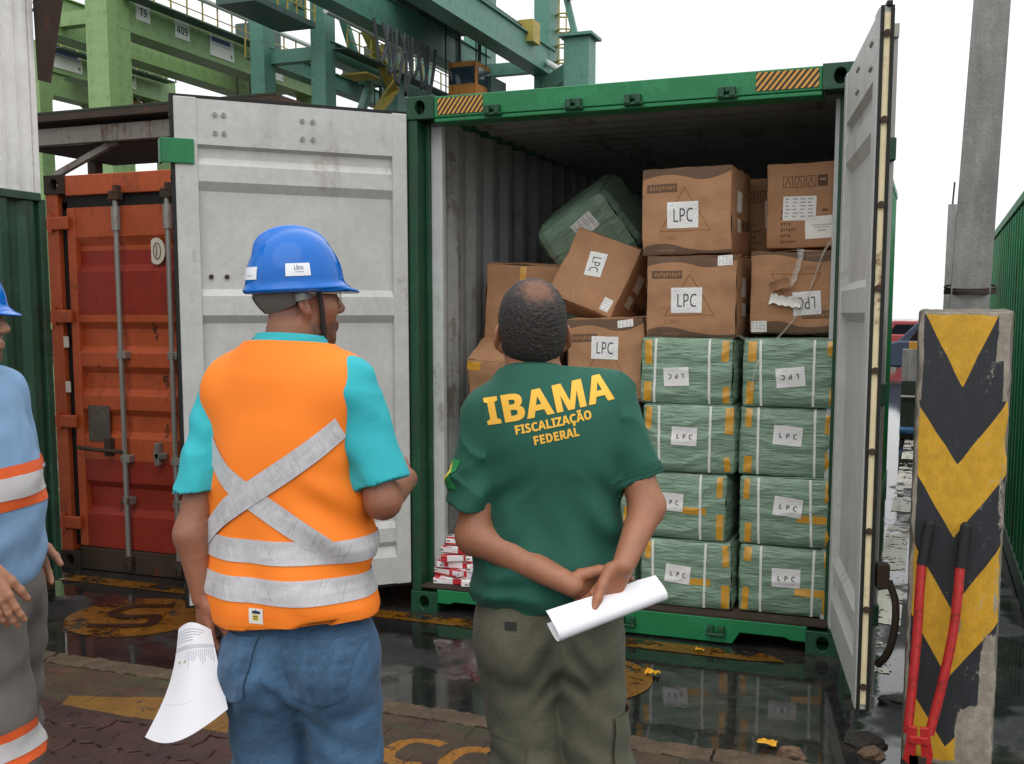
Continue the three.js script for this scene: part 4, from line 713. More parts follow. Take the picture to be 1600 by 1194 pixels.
// hem: a narrow turned-over band round a sleeve or the body, across axis dir at point c
function hemBand(f, c, dir, r, width, lift = 0.0014) {
  const D = V(...dir).normalize(), A = Math.abs(D.y) > 0.9 ? V(1, 0, 0) : V(0, 1, 0), U = D.clone().cross(A).normalize(), W = D.clone().cross(U).normalize();
  return both(laid(f, (s, t) => { const a = s * Math.PI * 2, d = U.clone().multiplyScalar(Math.cos(a)).add(W.clone().multiplyScalar(Math.sin(a))), o = V(...c).add(D.clone().multiplyScalar((t - 0.5) * width)).add(d.clone().multiplyScalar(r)); return [[o.x, o.y, o.z], [-d.x, -d.y, -d.z]]; }, 60, 3, lift));
}
M.boot = mat({ color: 0x1b1714, roughness: 0.6 });
// hard hat in the head's frame
function helmet(parent, head, col, label) {
  const h = new THREE.Group(); h.name = 'hard_hat'; h.userData.label = label; parent.add(h);
  head.m.decompose(h.position, h.quaternion, new THREE.Vector3()); h.scale.set(0.86, 0.98, 0.86);
  const dome = ell([0, 0.04, 0.004], [0.108, 0.126, 0.130]), inn = ell([0, 0.035, 0.004], [0.100, 0.117, 0.122]), ridge = ell([0, 0.12, 0.008], [0.026, 0.054, 0.104]), rim = ell([0, 0.028, 0.002], [0.117, 0.0115, 0.140]), peak = ell([0, 0.024, -0.066], [0.09, 0.008, 0.104]);
  const f = (x, y, z) => {
    let d = Math.max(dist(dome, x, y, z), 0.026 - y); d = smin(d, dist(ridge, x, y, z), 0.012);
    d = smin(d, dist(rim, x, y, z), 0.016); d = smin(d, dist(peak, x, y + 0.15 * Math.max(0, -z - 0.1), z), 0.014);
    return Math.max(d, -dist(inn, x, y, z));
  };
  part('shell', planeUV(nets(f, [-0.15, 0.0, -0.21], [0.15, 0.2, 0.18], 0.0036)), col, h);
  const sticker = (a0, a1, y0, y1, txt) => part('sticker', both(laid(f, (s, t) => { const a = mix(a0, a1, s), y = mix(y0, y1, t); return [[Math.sin(a) * 0.3, y, Math.cos(a) * 0.3], [-Math.sin(a), 0, -Math.cos(a)]]; }, 16, 4, 0.0016)), mat({ roughness: 0.4, map: tex(256, 80, (c, w, k) => { c.fillStyle = '#e9edf2'; c.fillRect(0, 0, w, k); c.fillStyle = '#2f3a58'; c.font = 'bold 40px sans-serif'; c.fillText(txt, 84, 42); c.fillStyle = '#9aa4b4'; c.fillRect(96, 52, 90, 6); }) }), h);
  return { h, f, sticker };
}
const helmetBlue = new THREE.MeshPhysicalMaterial({ color: new THREE.Color(...lin(0, 106, 200)), roughness: 0.14, specularIntensity: 0.8, map: fieldTex(256, fGrain, (v) => { const k = 240 + v * 15; return [k, k, k]; }, 5) });
M.dark = mat({ color: 0x2a2724, roughness: 0.8 });
const T = CAMERA_YAW;

// ================= man in the green shirt, hands clasped behind his back
{
  const P = thing('person', 'man in a dark green printed shirt and olive trousers, hands behind his back', 'person', [-0.869, PAVE, -2.473], T);
  const head = headField([-0.038, 1.553, -0.01], 0.06, 0.06, 0.965);
  const tone = [0.335, 0.148, 0.082];
  const shL = [-0.142, 1.362, 0], elL = [-0.178, 1.068, 0.05], wrL = [0.054, 0.977, 0.178], shR = [0.152, 1.402, 0], elR = [0.240, 1.14, 0.05], wrR = [0.170, 1.022, 0.176];
  const neck = { ...cap([-0.036, 1.39, 0.01], [-0.038, 1.51, 0.005], 0.068, 0.064), neck: true };
  const prims = [neck, cap([-0.11, 1.38, 0], [0.12, 1.415, 0], 0.055), ell([0, 1.2, 0], [0.16, 0.2, 0.1]), ell([0, 0.93, 0], [0.15, 0.2, 0.1]), cap(shL, elL, 0.050, 0.044), cap(elL, wrL, 0.045, 0.027), cap(shR, elR, 0.048, 0.042), cap(elR, wrR, 0.043, 0.027),
    cap([-0.08, 0.82, 0], [-0.04, 0.46, 0], 0.08, 0.055), cap([-0.04, 0.46, 0], [-0.03, 0.08, 0.02], 0.055, 0.04), cap([0.09, 0.82, 0], [0.125, 0.46, 0], 0.08, 0.055), cap([0.125, 0.46, 0], [0.13, 0.08, 0.02], 0.055, 0.04)];
  for (const p of prims.slice(4)) p.k = 0.02;
  // left hand holds the right wrist, thumb along the top; right hand hangs below it with the paper
  const along = (a, b, t) => a.map((v, i) => mix(v, b[i], t));
  const hL = [...handPrims(wrL, [0.75, -0.05, -0.62], [0.62, 0, 0.75], -1, [0.52, 0.58, 0.62, 0.66], [0.42, 0.85], 0.98), cap(along(elL, wrL, 0.86), wrL, 0.0275, 0.024)];
  const hR = [...handPrims(wrR, [-0.52, -0.85, 0.05], [-0.35, 0.15, -0.9], -1, [0.66, 0.72, 0.78, 0.82], [0.12, -0.38], 0.98), cap(along(elR, wrR, 0.86), wrR, 0.0275, 0.025)];
  skinMesh(P, prims, head, [hL, hR], tone, (b, x, y, z) => { const st = smooth(-0.02, -0.07, y) * smooth(0.02, -0.04, z) * 0.5, sc = smooth(0.06, 0.1, y) * (0.42 + 0.3 * N3(x * 90, y * 90, z * 90)); return b.map((c, i) => c * mix(1, [0.35, 0.4, 0.5][i], clamp(st + sc, 0, 0.9))); });
  // hair: short, greying, thin at the crown
  const hn = (x, y, z) => N3(x * 60, y * 40, z * 60) * 0.5 + N3(x * 240, y * 90, z * 240) * 0.6;
  const scalp = tone.map((c, i) => c * [0.62, 0.6, 0.62][i]);
  const hair = (x, y, z) => {
    const [a, b, e] = head.local(x, y, z), crown = Math.hypot(a - 0.006, (b - 0.112) * 0.8, (e - 0.068) * 0.9), n = hn(x, y, z);
    let th = 0.0075 + 0.0012 * n; th -= 0.0055 * smooth(0.055, 0.012, crown);
    const line = -0.064 + 0.012 * N3(x * 26, 3, z * 26) + 0.006 * N3(x * 120, y * 60, z * 120) + smooth(0.03, -0.06, e) * 0.11 - smooth(0.05, 0.1, e) * 0.016, earGap = Math.hypot(Math.abs(a) - 0.088, b + 0.006, e - 0.008) - 0.037;
    const sk = smin(dist({ t: 1, c: [0, 0.045, 0.012], r: [0.077, 0.088, 0.099] }, a, b, e), dist({ t: 1, c: [0, -0.012, 0.024], r: [0.0725, 0.075, 0.075] }, a, b, e), 0.03);
    th *= 0.25 + 0.75 * smooth(0.0, 0.035, b - line);
    return Math.max(sk * 0.9 - th, (line - b) * 0.8, -earGap, e < -0.055 ? 0.02 : -1);
  };
  const hc = head.c, hg = nets(hair, [hc[0] - 0.11, hc[1] - 0.1, hc[2] - 0.11], [hc[0] + 0.11, hc[1] + 0.14, hc[2] + 0.12], 0.0026);
  part('hair', planeUV(paint(hg, (x, y, z) => { const [a, b, e] = head.local(x, y, z), n = hn(x * 1.7, y * 1.7, z * 1.7), bare = clamp(smooth(0.056, 0.020, Math.hypot(a - 0.006, (b - 0.112) * 0.8, (e - 0.068) * 0.9) + 0.012 * N3(x * 90, y * 60, z * 90)) * 0.8 + 0.25 * N3(x * 330, y * 330, z * 330), 0, 0.85), g = clamp(0.014 + 0.05 * smooth(0.1, 0.6, n) * (0.5 + 0.8 * smooth(0.05, 0.12, b + 0.03 * N3(x * 40, y * 40, z * 40))), 0.008, 0.09); return [g, g * 0.95, g * 0.93].map((c, i) => mix(c, scalp[i], bare)); })), mat({ vertexColors: true, roughness: 0.7, bumpMap: fieldTex(256, fFine, (v) => [v * 255, v * 255, v * 255], 3, false), bumpScale: 0.003 }), P);
  // shirt
  const shirtC = [cap([-0.122, 1.345, 0.005], [0.132, 1.382, 0.005], 0.07), ell([0.004, 1.25, 0.0], [0.184, 0.22, 0.122]), ell([0.005, 1.30, 0.03], [0.162, 0.16, 0.112]), cap([-0.12, 1.375, 0.0], [-0.04, 1.44, 0.0], 0.045, 0.05), cap([0.13, 1.408, 0.0], [-0.03, 1.45, 0.0], 0.045, 0.05), ell([0.006, 1.05, -0.01], [0.186, 0.2, 0.142]), ell([0.008, 0.93, 0.0], [0.188, 0.16, 0.136]), cap([-0.036, 1.40, 0.008], [-0.037, 1.485, 0.004], 0.088, 0.066)];
  const slL = cap(shL, [-0.188, 1.13, 0.03], 0.066, 0.064), slR = cap(shR, [0.226, 1.19, 0.03], 0.064, 0.058);
  const tors = blend(shirtC, 0.06);
  const wr = (x, y, z) => {
    const back = smooth(-0.02, 0.08, z), d1 = (x + 0.17) * 0.75 + (1.28 - y), d2 = (0.2 - x) * 0.7 + (1.3 - y);
    let w = 0.007 * N3(x * 9, y * 5, z * 9) + 0.0025 * N3(x * 22, y * 9, z * 22);
    w += back * 0.008 * Math.sin(d1 * 46 + 3 * N3(x * 6, y * 6, 2)) * smooth(-0.02, -0.14, x) * smooth(1.32, 1.16, y) * smooth(0.86, 1.0, y);
    w += back * 0.008 * Math.sin(d2 * 44 + 3 * N3(x * 6, y * 6, 7)) * smooth(0.03, 0.14, x) * smooth(1.3, 1.14, y);
    w += 0.005 * Math.sin(y * 75 + x * 16 + 3 * N3(x * 8, y * 8, z * 8)) * smooth(1.02, 0.93, y);
    w += 0.006 * Math.sin(x * 55 + y * 20 + 2.5 * N3(x * 5, y * 5, 4)) * back * smooth(1.22, 1.05, y) * 0.5;
    w -= back * 0.011 * ridge((d1 + 0.06 * N3(x * 5, y * 5, 11)) * 17) * smooth(0.02, -0.12, x) * smooth(1.33, 1.2, y) * smooth(0.9, 1.05, y) * (0.35 + 0.9 * Math.abs(N3(x * 4, y * 4, 21)));
    w -= back * 0.011 * ridge((d2 + 0.06 * N3(x * 5, y * 5, 13)) * 16) * smooth(-0.02, 0.12, x) * smooth(1.33, 1.2, y) * (0.35 + 0.9 * Math.abs(N3(x * 4, y * 4, 23)));
    w -= 0.008 * ridge(y * 26 + x * 7 + 1.6 * N3(x * 6, y * 5, z * 6)) * smooth(1.06, 0.95, y) * (0.3 + Math.abs(N3(x * 7, y * 7, 3)));
    w -= (x < -0.15 || x > 0.17 ? 0.006 * ridge(y * 24 + x * 18 + 2 * N3(x * 7, y * 6, z * 7)) : 0);
    return w;
  };
  const shirt = (x, y, z) => {
    let d = tors(x, y, z); if (d > 0.2) return d;
    const sL = Math.max(dist(slL, x, y, z), 1.140 + (x + 0.2) * -0.25 - y), sR = Math.max(dist(slR, x, y, z), 1.212 + (x - 0.24) * 0.35 - y);
    d = smin(smin(d, sL, 0.022), sR, 0.022) + wr(x, y, z);
    d = Math.max(d, 0.895 + 0.008 * Math.sin(x * 22) - y); const coll = Math.hypot(x + 0.037, (z - 0.0) * 1.0) - 0.064; d = Math.max(d, Math.min(y - (1.470 + z * 0.2), 0.2));
    return d * 0.85;
  };
  const shirtMat = clothMat(lin(26, 88, 72), { rough: 0.8 });
  const sg = nets(shirt, [-0.33, 0.84, -0.2], [0.36, 1.5, 0.22], 0.0065);
  part('shirt', planeUV(sg), shirtMat, P);
  part('collar', tube(Array.from({ length: 25 }, (_, i) => { const a = i / 24 * 6.2832; return [-0.037 + Math.cos(a) * 0.067, 1.471 + Math.sin(a) * 0.014, 0.004 + Math.sin(a) * 0.067]; }), 0.006, 60, 6), shirtMat, P);
  part('sleeve_hem', hemBand(shirt, [0.222, 1.226, 0.027], [0.3, -1, 0.1], 0.1, 0.016), shirtMat, P);
  part('shirt_hem', hemBand(shirt, [0.006, 0.913, 0], [0, 1, 0], 0.4, 0.018), shirtMat, P);
  const textA = tex(1024, 512, (c, w, h) => { c.fillStyle = '#000'; c.fillRect(0, 0, w, h); c.fillStyle = '#fff'; c.textAlign = 'center'; const put = (s, y, width, height) => { c.save(); c.font = 'bold 100px sans-serif'; const k = width / c.measureText(s).width; c.translate(w / 2, y); c.scale(k, height / 72); c.fillText(s, 0, 0); c.strokeStyle = '#fff'; c.lineWidth = 3; c.strokeText(s, 0, 0); c.restore(); }; put('IBAMA', 232, 980, 188); put('FISCALIZAÇÃO', 330, 590, 62); put('FEDERAL', 428, 350, 62); }, false);
  const pr = 0.20, pw = 0.318, ph = 0.165, pc = [0.006, 1.366];
  part('back_print', laid(shirt, (s, t) => { const a = (s - 0.5) * pw, b = (t - 0.5) * ph; return [[pc[0] + a * Math.cos(pr) - b * Math.sin(pr), pc[1] + a * Math.sin(pr) + b * Math.cos(pr), 0.4], [0, 0, -1]]; }, 64, 32, 0.0012), new THREE.MeshStandardMaterial({ color: new THREE.Color(...lin(238, 184, 66)), alphaMap: textA, transparent: true, alphaTest: 0.5, roughness: 0.7 }), P, 'yellow lettering on the back of the shirt');
  part('sleeve_badge', both(laid(shirt, (s, t) => [[-0.5, 1.22 + (t - 0.5) * 0.07, 0.035 + (s - 0.5) * 0.06], [1, 0, 0]], 8, 8, 0.0015)), mat({ roughness: 0.7, map: tex(64, 64, (c) => { c.fillStyle = '#1d8a4a'; c.fillRect(0, 0, 64, 64); c.fillStyle = '#e6cf3a'; c.beginPath(); c.moveTo(32, 6); c.lineTo(60, 32); c.lineTo(32, 58); c.lineTo(4, 32); c.fill(); c.fillStyle = '#22418a'; c.beginPath(); c.arc(32, 32, 11, 0, 7); c.fill(); }) }), P);
  // trousers
  const tr = blend([ell([0.005, 0.88, -0.005], [0.18, 0.12, 0.13]), { ...ell([-0.078, 0.80, 0.04], [0.1, 0.11, 0.1]), k: 0.045 }, { ...ell([0.09, 0.80, 0.04], [0.1, 0.11, 0.1]), k: 0.045 }, { ...cap([-0.082, 0.80, 0], [-0.042, 0.46, 0.0], 0.1, 0.088), k: 0.03 }, { ...cap([0.092, 0.80, 0], [0.128, 0.46, 0], 0.098, 0.082), k: 0.02 }], 0.05);
  const sh2 = [cap([-0.042, 0.46, 0], [-0.03, 0.05, 0.025], 0.088, 0.08), cap([0.128, 0.46, 0], [0.13, 0.05, 0.025], 0.082, 0.078)];
  const trw = (x, y, z) => { const lx = x > 0.045 ? x - 0.11 : x + 0.06, leg = smooth(0.8, 0.68, y), seat = smooth(0.9, 0.8, y) * smooth(0.6, 0.7, y); return 0.005 * N3(x * 10, y * 7, z * 10) + 0.006 * leg * Math.sin(y * 58 + lx * 34 + 3.5 * N3(x * 7, y * 5, z * 7)) * (0.25 + 0.75 * smooth(0.62, 0.45, y)) + 0.006 * seat * Math.sin((y + Math.abs(x - 0.035) * 1.3) * 62 + 2 * N3(x * 8, y * 8, 3)) * smooth(0.13, 0.02, Math.abs(x - 0.035)) + 0.003 * N3(x * 26, y * 20, z * 26); };
  const trouser = (x, y, z) => { let d = tr(x, y, z); if (y < 0.62) for (const p of sh2) d = smin(d, dist(p, x, y, z), 0.02); return Math.max((d + trw(x, y, z)) * 0.85, y - 0.935, 0.055 - y); };
  const olive = clothMat(lin(98, 97, 80), { rough: 0.9, map: fieldTex(256, fCloth, (v) => { const k = 200 + v * 55; return [k, k, k]; }, 5) });
  part('trousers', planeUV(nets(trouser, [-0.24, 0.03, -0.19], [0.27, 0.96, 0.2], 0.0075)), olive, P);
  part('belt_tag', both(laid(trouser, (s, t) => [[-0.09 + (s - 0.5) * 0.028, 0.865 + (t - 0.5) * 0.018, 0.4], [0, 0, -1]], 6, 4, 0.003)), M.rubber, P, 'small black tag at the waist');
  for (const [x0, x1, y0, y1, sk] of [[-0.135, -0.055, 0.50, 0.57, -0.012]]) part('pocket_flap', both(laid(trouser, (s, t) => [[mix(x0, x1, s), mix(y0, y1, t) + sk * s, 0.4], [0, 0, -1]], 14, 10, 0.007), 0.006), olive, P);
  part('cargo_pocket', both(laid(trouser, (s, t) => [[mix(-0.15, -0.1, s), mix(0.32, 0.5, t), 0.4], [0.0, 0, -1]], 14, 18, 0.006), 0.006), olive, P);
  part('cargo_pocket', both(laid(trouser, (s, t) => { const a = mix(0.5, 1.9, s); return [[0.12 + Math.sin(a) * 0.4, mix(0.42, 0.62, t), Math.cos(a) * 0.4], [-Math.sin(a), 0, -Math.cos(a)]]; }, 16, 16, 0.008), 0.006), olive, P);
  shoe(P, -0.03, 0.02, 0.1, M.boot); shoe(P, 0.13, 0.02, -0.1, M.boot);

  // sheets folded over in his right hand
  const Q = thing('paper_sheets', 'white sheets folded over, held behind the back by the man in green', 'paper', [-0.869, PAVE, -2.473], T);
  const A = V(0.012, 0.898, 0.285), B = V(0.272, 0.955, 0.15), ax = B.clone().sub(A);
  const U = V(-0.42, 0.80, -0.42).normalize(), O = V(0.2, 0.55, 0.8).normalize();
  const sheet = (k) => { const P2 = [], I2 = [], pr2 = [[0.082, -0.006], [0.06, 0.001], [0.035, 0.008], [0.012, 0.013], [-0.008, 0.012], [-0.022, 0.004], [-0.028, -0.010], [-0.024, -0.024], [-0.012, -0.034], [0.008, -0.04], [0.03, -0.044], [0.05, -0.047]], n = 24; for (let i = 0; i <= n; i++) { const s = i / n, c = A.clone().add(ax.clone().multiplyScalar(s)); for (const [u0, o0] of pr2) { const u = u0 * 0.66, o = o0 * 0.72, w = 0.004 * Math.sin(s * 5 + u * 30), cc = c.clone().add(U.clone().multiplyScalar(u * (1 - 0.12 * s) + (u > 0.033 && s > 0.8 ? 0.02 * (0.9 - s) : 0))).add(O.clone().multiplyScalar(o + w * (u > 0.03 ? 1 : 0.3) - k)); P2.push(cc.x, cc.y, cc.z); } } const m = pr2.length; for (let i = 0; i < n; i++) for (let j = 0; j < m - 1; j++) { const a = i * m + j; I2.push(a, a + 1, a + m + 1, a, a + m + 1, a + m); } const g = new THREE.BufferGeometry(); g.setAttribute('position', new THREE.Float32BufferAttribute(P2, 3)); g.setIndex(I2); g.computeVertexNormals(); return g; };
  part('sheet', both(sheet(0), 0.0008), M.paper, Q);
}

// ================= man in the orange vest and blue hard hat
{
  const th = -0.42, ct = Math.cos(th), sn = Math.sin(th), L = (xc, y, zc) => [ct * xc - sn * zc, y, sn * xc + ct * zc]; // from view axes to the turned body's own axes
  const P = thing('person', 'man in an orange reflective vest and blue hard hat, holding a paper', 'person', [-1.363, PAVE, -2.099], T + th);
  const head = headField(L(0.022, 1.632, -0.02), -0.62, 0.05, 0.88), tone = [0.29, 0.122, 0.07];
  const shL = [-0.172, 1.432, 0], elL = L(-0.224, 1.10, 0.02), wrL = L(-0.200, 0.955, 0.03), shR = [0.168, 1.448, 0], elR = L(0.222, 1.19, 0.09), wrR = L(0.25, 1.20, -0.17);
  const neck = { ...cap([0.0, 1.46, 0.0], [head.c[0] - 0.002, 1.56, head.c[2] + 0.02], 0.064, 0.06), neck: true };
  const prims = [neck, cap([-0.14, 1.43, 0], [0.14, 1.44, 0], 0.055), ell([0, 1.22, 0], [0.16, 0.22, 0.105]), ell([0, 0.95, 0], [0.15, 0.2, 0.1]), cap(shL, elL, 0.046, 0.040), cap(elL, wrL, 0.041, 0.027), cap(shR, elR, 0.047, 0.038), cap(elR, wrR, 0.040, 0.028),
    cap(L(-0.07, 0.8, 0), L(-0.064, 0.45, 0), 0.08, 0.055), cap(L(-0.064, 0.45, 0), L(-0.07, 0.08, 0.02), 0.055, 0.04), cap(L(0.09, 0.8, 0), L(0.125, 0.45, 0), 0.08, 0.055), cap(L(0.125, 0.45, 0), L(0.14, 0.08, 0.02), 0.055, 0.04)];
  for (const p of prims.slice(4)) p.k = 0.02;
  const hL = [...handPrims(wrL, L(0.08, -0.96, 0.12), L(0.75, 0, -0.55), 1, [0.5, 0.55, 0.6, 0.65], [0.5, 0.4], 0.98), cap(prims[5].a.map((v, i) => mix(v, wrL[i], 0.8)), wrL, 0.029, 0.027)];
  const hR = [...handPrims(wrR, L(-0.2, 0.1, -0.97), L(-0.9, 0, 0.2), -1, [0.5, 0.55, 0.6, 0.65], [0.6, 0.2], 0.98), cap(prims[7].a.map((v, i) => mix(v, wrR[i], 0.8)), wrR, 0.029, 0.027)];
  skinMesh(P, prims, head, [hL, hR], tone, (b, x, y, z, X, Y, Z) => {
    const beard = smooth(-0.045, -0.07, y + 0.006 * N3(X * 60, Y * 60, Z * 60)) * smooth(0.015, -0.015, z) , fuzz = smooth(0.02, 0.05, y + 0.01 * N3(X * 50, Y * 50, Z * 50)) * smooth(-0.05, -0.02, z) + 0.55 * smooth(-0.06, -0.02, y) * smooth(0.0, 0.03, z) * (Math.abs(x) < 0.074 ? 1 : 0), n = 0.75 + 0.5 * N3(X * 220, Y * 160, Z * 220), k = clamp(Math.max(beard * 0.85, fuzz * 0.7) * n, 0, 0.93), brow = smooth(0.006, 0.002, Math.abs(y - 0.034)) * smooth(-0.08, -0.086, z);
    return b.map((c, i) => mix(c, [0.03, 0.024, 0.02][i], clamp(k + brow, 0, 0.93)));
  });
  const hat = helmet(P, head, helmetBlue, 'glossy blue hard hat with white name stickers');
  hat.sticker(-0.12, 0.36, 0.052, 0.080, ''); hat.sticker(1.0, 1.58, 0.056, 0.084, 'Libra');
  const sus = part('headband', both(laid(head.f, (s, t) => { const a = mix(-1.9, 1.9, s), y = mix(-0.03 + 0.045 * Math.abs(s - 0.5) * 2, 0.03, t), o = V(Math.sin(a) * 0.3, y, Math.cos(a) * 0.3).applyMatrix4(head.m), c = V(0, y, 0).applyMatrix4(head.m), d = c.sub(o).normalize(); return [[o.x, o.y, o.z], [d.x, d.y, d.z]]; }, 40, 6, 0.008), 0.002), mat({ color: 0x6d6f6a, roughness: 0.6 }), P, 'grey headband inside the hard hat');
  part('headband_tab', both(laid(head.f, (s, t) => { const a = mix(-0.42, -0.25, s), y = mix(-0.02, 0.02, t), o = V(Math.sin(a) * 0.3, y, Math.cos(a) * 0.3).applyMatrix4(head.m), c = V(0, y, 0).applyMatrix4(head.m), d = c.sub(o).normalize(); return [[o.x, o.y, o.z], [d.x, d.y, d.z]]; }, 6, 4, 0.011), 0.002), mat({ color: 0x2f7a4c, roughness: 0.6 }), sus);
  // chin strap in front of the ear
  { const pts = [[0.082, 0.05, -0.02], [0.0815, 0.0, -0.03], [0.074, -0.05, -0.036], [0.058, -0.095, -0.042], [0.03, -0.127, -0.05], [0, -0.134, -0.055]], mk = (k) => pts.map(([x, y, z]) => { const v = V(x * k * 1.03, y, z).applyMatrix4(head.m); return [v.x, v.y, v.z]; });
    part('chin_strap', [tube(mk(1), 0.0065, 26, 6), tube(mk(-1), 0.0065, 26, 6)], M.dark, P); }
  // clear safety glasses
  { const g = new THREE.Group(); g.name = 'safety_glasses'; P.add(g); head.m.decompose(g.position, g.quaternion, new THREE.Vector3());
    const lens = new THREE.CylinderGeometry(0.1, 0.1, 0.04, 24, 1, true, Math.PI - 0.72, 1.44).translate(0, 0.01, 0.002);
    part('lens', lens, new THREE.MeshPhysicalMaterial({ color: 0xffffff, transmission: 0.92, roughness: 0.05, thickness: 0, ior: 1.45 }), g);
    part('temple', [rod([0.068, 0.014, -0.074], [0.078, 0.02, 0.02], 0.0028, 6), rod([-0.068, 0.014, -0.074], [-0.078, 0.02, 0.02], 0.0028, 6)], mat({ color: 0xcfcfc4, roughness: 0.3 }), g); }
  // turquoise shirt
  const torsoP = [cap([-0.148, 1.418, 0.0], [0.148, 1.430, 0.0], 0.066), cap([-0.13, 1.445, 0], [0, 1.512, 0], 0.045, 0.05), cap([0.13, 1.455, 0], [0, 1.512, 0], 0.045, 0.05), ell([0, 1.31, 0.0], [0.190, 0.21, 0.122]), ell([-0.004, 1.10, 0.0], [0.190, 0.26, 0.13]), ell([-0.004, 0.93, 0], [0.184, 0.16, 0.13]), cap([0, 1.46, 0.0], [0.006, 1.545, -0.006], 0.084, 0.064)];
  const tors = blend(torsoP, 0.06), slL = cap(shL, L(-0.221, 1.16, 0.025), 0.060, 0.053), slR = cap(shR, L(0.226, 1.20, 0.08), 0.058, 0.065);
  const fine = (x, y, z) => 0.0035 * N3(x * 12, y * 8, z * 12) + 0.002 * N3(x * 30, y * 16, z * 30);
  const tee = (x, y, z) => {
    let d = tors(x, y, z); if (d > 0.2) return d; const dir = (x < 0 ? slL : slR), py = y;
    d = smin(d, Math.max(dist(slL, x, y, z), 1.195 - 0.01 * Math.sin(z * 40) - py), 0.025); d = smin(d, Math.max(dist(slR, x, y, z), 1.235 + (x - 0.25) * 0.35 - py), 0.025);
    d += fine(x, y, z) + (Math.abs(x) > 0.15 ? 0.005 * Math.sin(y * 60 + x * 40 + 2 * N3(x * 8, y * 8, z * 8)) * 0.6 - 0.007 * ridge(y * 20 + x * 14 + z * 9 + 1.6 * N3(x * 6, y * 6, z * 6)) * (0.3 + Math.abs(N3(x * 8, y * 8, 2))) : 0); d = Math.max(d, y - (1.556 + z * 0.12), 0.93 - y);
    return d * 0.85;
  };
  const teeMat = clothMat(lin(50, 176, 186), { rough: 0.85 });
  part('shirt', planeUV(nets(tee, [-0.34, 0.9, -0.22], [0.36, 1.59, 0.22], 0.0068)), teeMat, P);
  part('collar', hemBand(tee, [0.005, 1.542, -0.004], [0, 1, 0.1], 0.12, 0.02), teeMat, P);
  // vest
  const vt = blend(torsoP.map((p) => (p.t === 0 ? cap(p.a, p.b, p.ra + 0.012, p.rb + 0.010) : ell(p.c, p.r.map((q) => q + 0.014)))), 0.06), holeL = cap([-0.295, 1.53, 0], [-0.282, 1.27, 0.0], 0.05, 0.066), holeR = cap([0.252, 1.56, 0], [0.262, 1.27, 0.01], 0.066, 0.075);
  const vest = (x, y, z) => {
    let d = vt(x, y, z); if (d > 0.2) return d;
    const back = smooth(0.0, 0.08, z), low = smooth(1.25, 0.95, y);
    d += 0.003 * N3(x * 10, y * 6, z * 10) + 0.011 * low * Math.sin(x * 30 + y * 9 + 3 * N3(x * 4, y * 3, 2)) * 0.55 + 0.0055 * Math.sin(x * 38 + 2.5 * N3(x * 3, y * 4, 8)) * back * smooth(1.42, 1.3, y) * (0.4 + 0.6 * N3(x * 5, y * 3, 12)) + 0.005 * Math.sin((y + x * 0.8) * 50 + 2 * N3(x * 6, y * 6, 5)) * smooth(0.05, 0.16, x) * smooth(1.3, 1.2, y);
    d -= 0.012 * smooth(1.15, 0.9, y) + back * 0.007 * ridge(x * 13 + 1.2 * N3(x * 3, y * 2.5, 31)) * smooth(1.42, 1.25, y) * (0.25 + 0.9 * Math.abs(N3(x * 3, y * 2, 17))) + 0.008 * ridge((y + x * 0.7) * 15 + 1.2 * N3(x * 5, y * 4, 19)) * smooth(0.04, 0.17, x) * smooth(1.38, 1.25, y) * (0.3 + Math.abs(N3(x * 4, y * 5, 29))) + 0.006 * ridge((y - x * 0.9) * 14 + N3(x * 5, y * 4, 37)) * smooth(-0.06, -0.17, x) * smooth(1.4, 1.28, y);
    d = -smin(-d, dist(holeL, x, y, z), 0.03); d = -smin(-d, dist(holeR, x, y, z), 0.03);
    const nk = Math.hypot(x - 0.002, (z + 0.012) * 0.9) - 0.074; d = Math.max(d, Math.min(y - (1.538 + z * 0.1), 0.3));
    d = Math.max(d, 0.908 + 0.006 * Math.sin(x * 18) + 0.02 * smooth(0, 0.2, x) - y);
    return Math.max(d, -(vtIn(x, y, z))) * 0.85;
  };
  function vtIn(x, y, z) { return y < 0.94 ? vt(x, y, z) + 0.010 : 1; }
  const hv = clothMat([1.0, 0.235, 0.012], { rough: 0.72, sheen: 0.1, bs: 0.00025 });
  part('vest', planeUV(nets(vest, [-0.29, 0.86, -0.22], [0.29, 1.58, 0.23], 0.0066)), hv, P, 'fluorescent orange vest');
  part('vest_hem', hemBand(vest, [0.0, 0.93, 0], [-0.05, 1, 0], 0.4, 0.022), hv, P);
  const creased = (bump) => tex(1024, 96, (c, w, h) => {
    c.fillStyle = bump ? '#b0b0b0' : 'rgb(196,194,198)'; c.fillRect(0, 0, w, h);
    for (let i = 0; i < 700; i++) { const k = rr(170, 215); c.fillStyle = bump ? 'rgba(190,190,190,0.15)' : `rgba(${k},${k},${k + 3},0.28)`; c.fillRect(rnd() * w, rnd() * h, rr(6, 60), rr(4, 30)); }
    for (let i = 0; i < 46; i++) { let x = rnd() * w, y = rr(-10, 20); const len = rr(30, 110), sl = rr(-0.35, 0.35); c.strokeStyle = bump ? 'rgba(30,30,30,0.8)' : `rgba(120,118,122,${rr(0.2, 0.55)})`; c.lineWidth = rr(0.8, 2.4); c.beginPath(); c.moveTo(x, y); for (let k = 0; k < 8; k++) { x += sl * len / 8 + rr(-2, 2); y += len / 8; c.lineTo(x, y); } c.stroke(); }
  }, !bump);
  const silver = new THREE.MeshPhysicalMaterial({ map: creased(false), roughness: 0.45, sheen: 0.2, bumpMap: creased(true), bumpScale: 0.0015 });
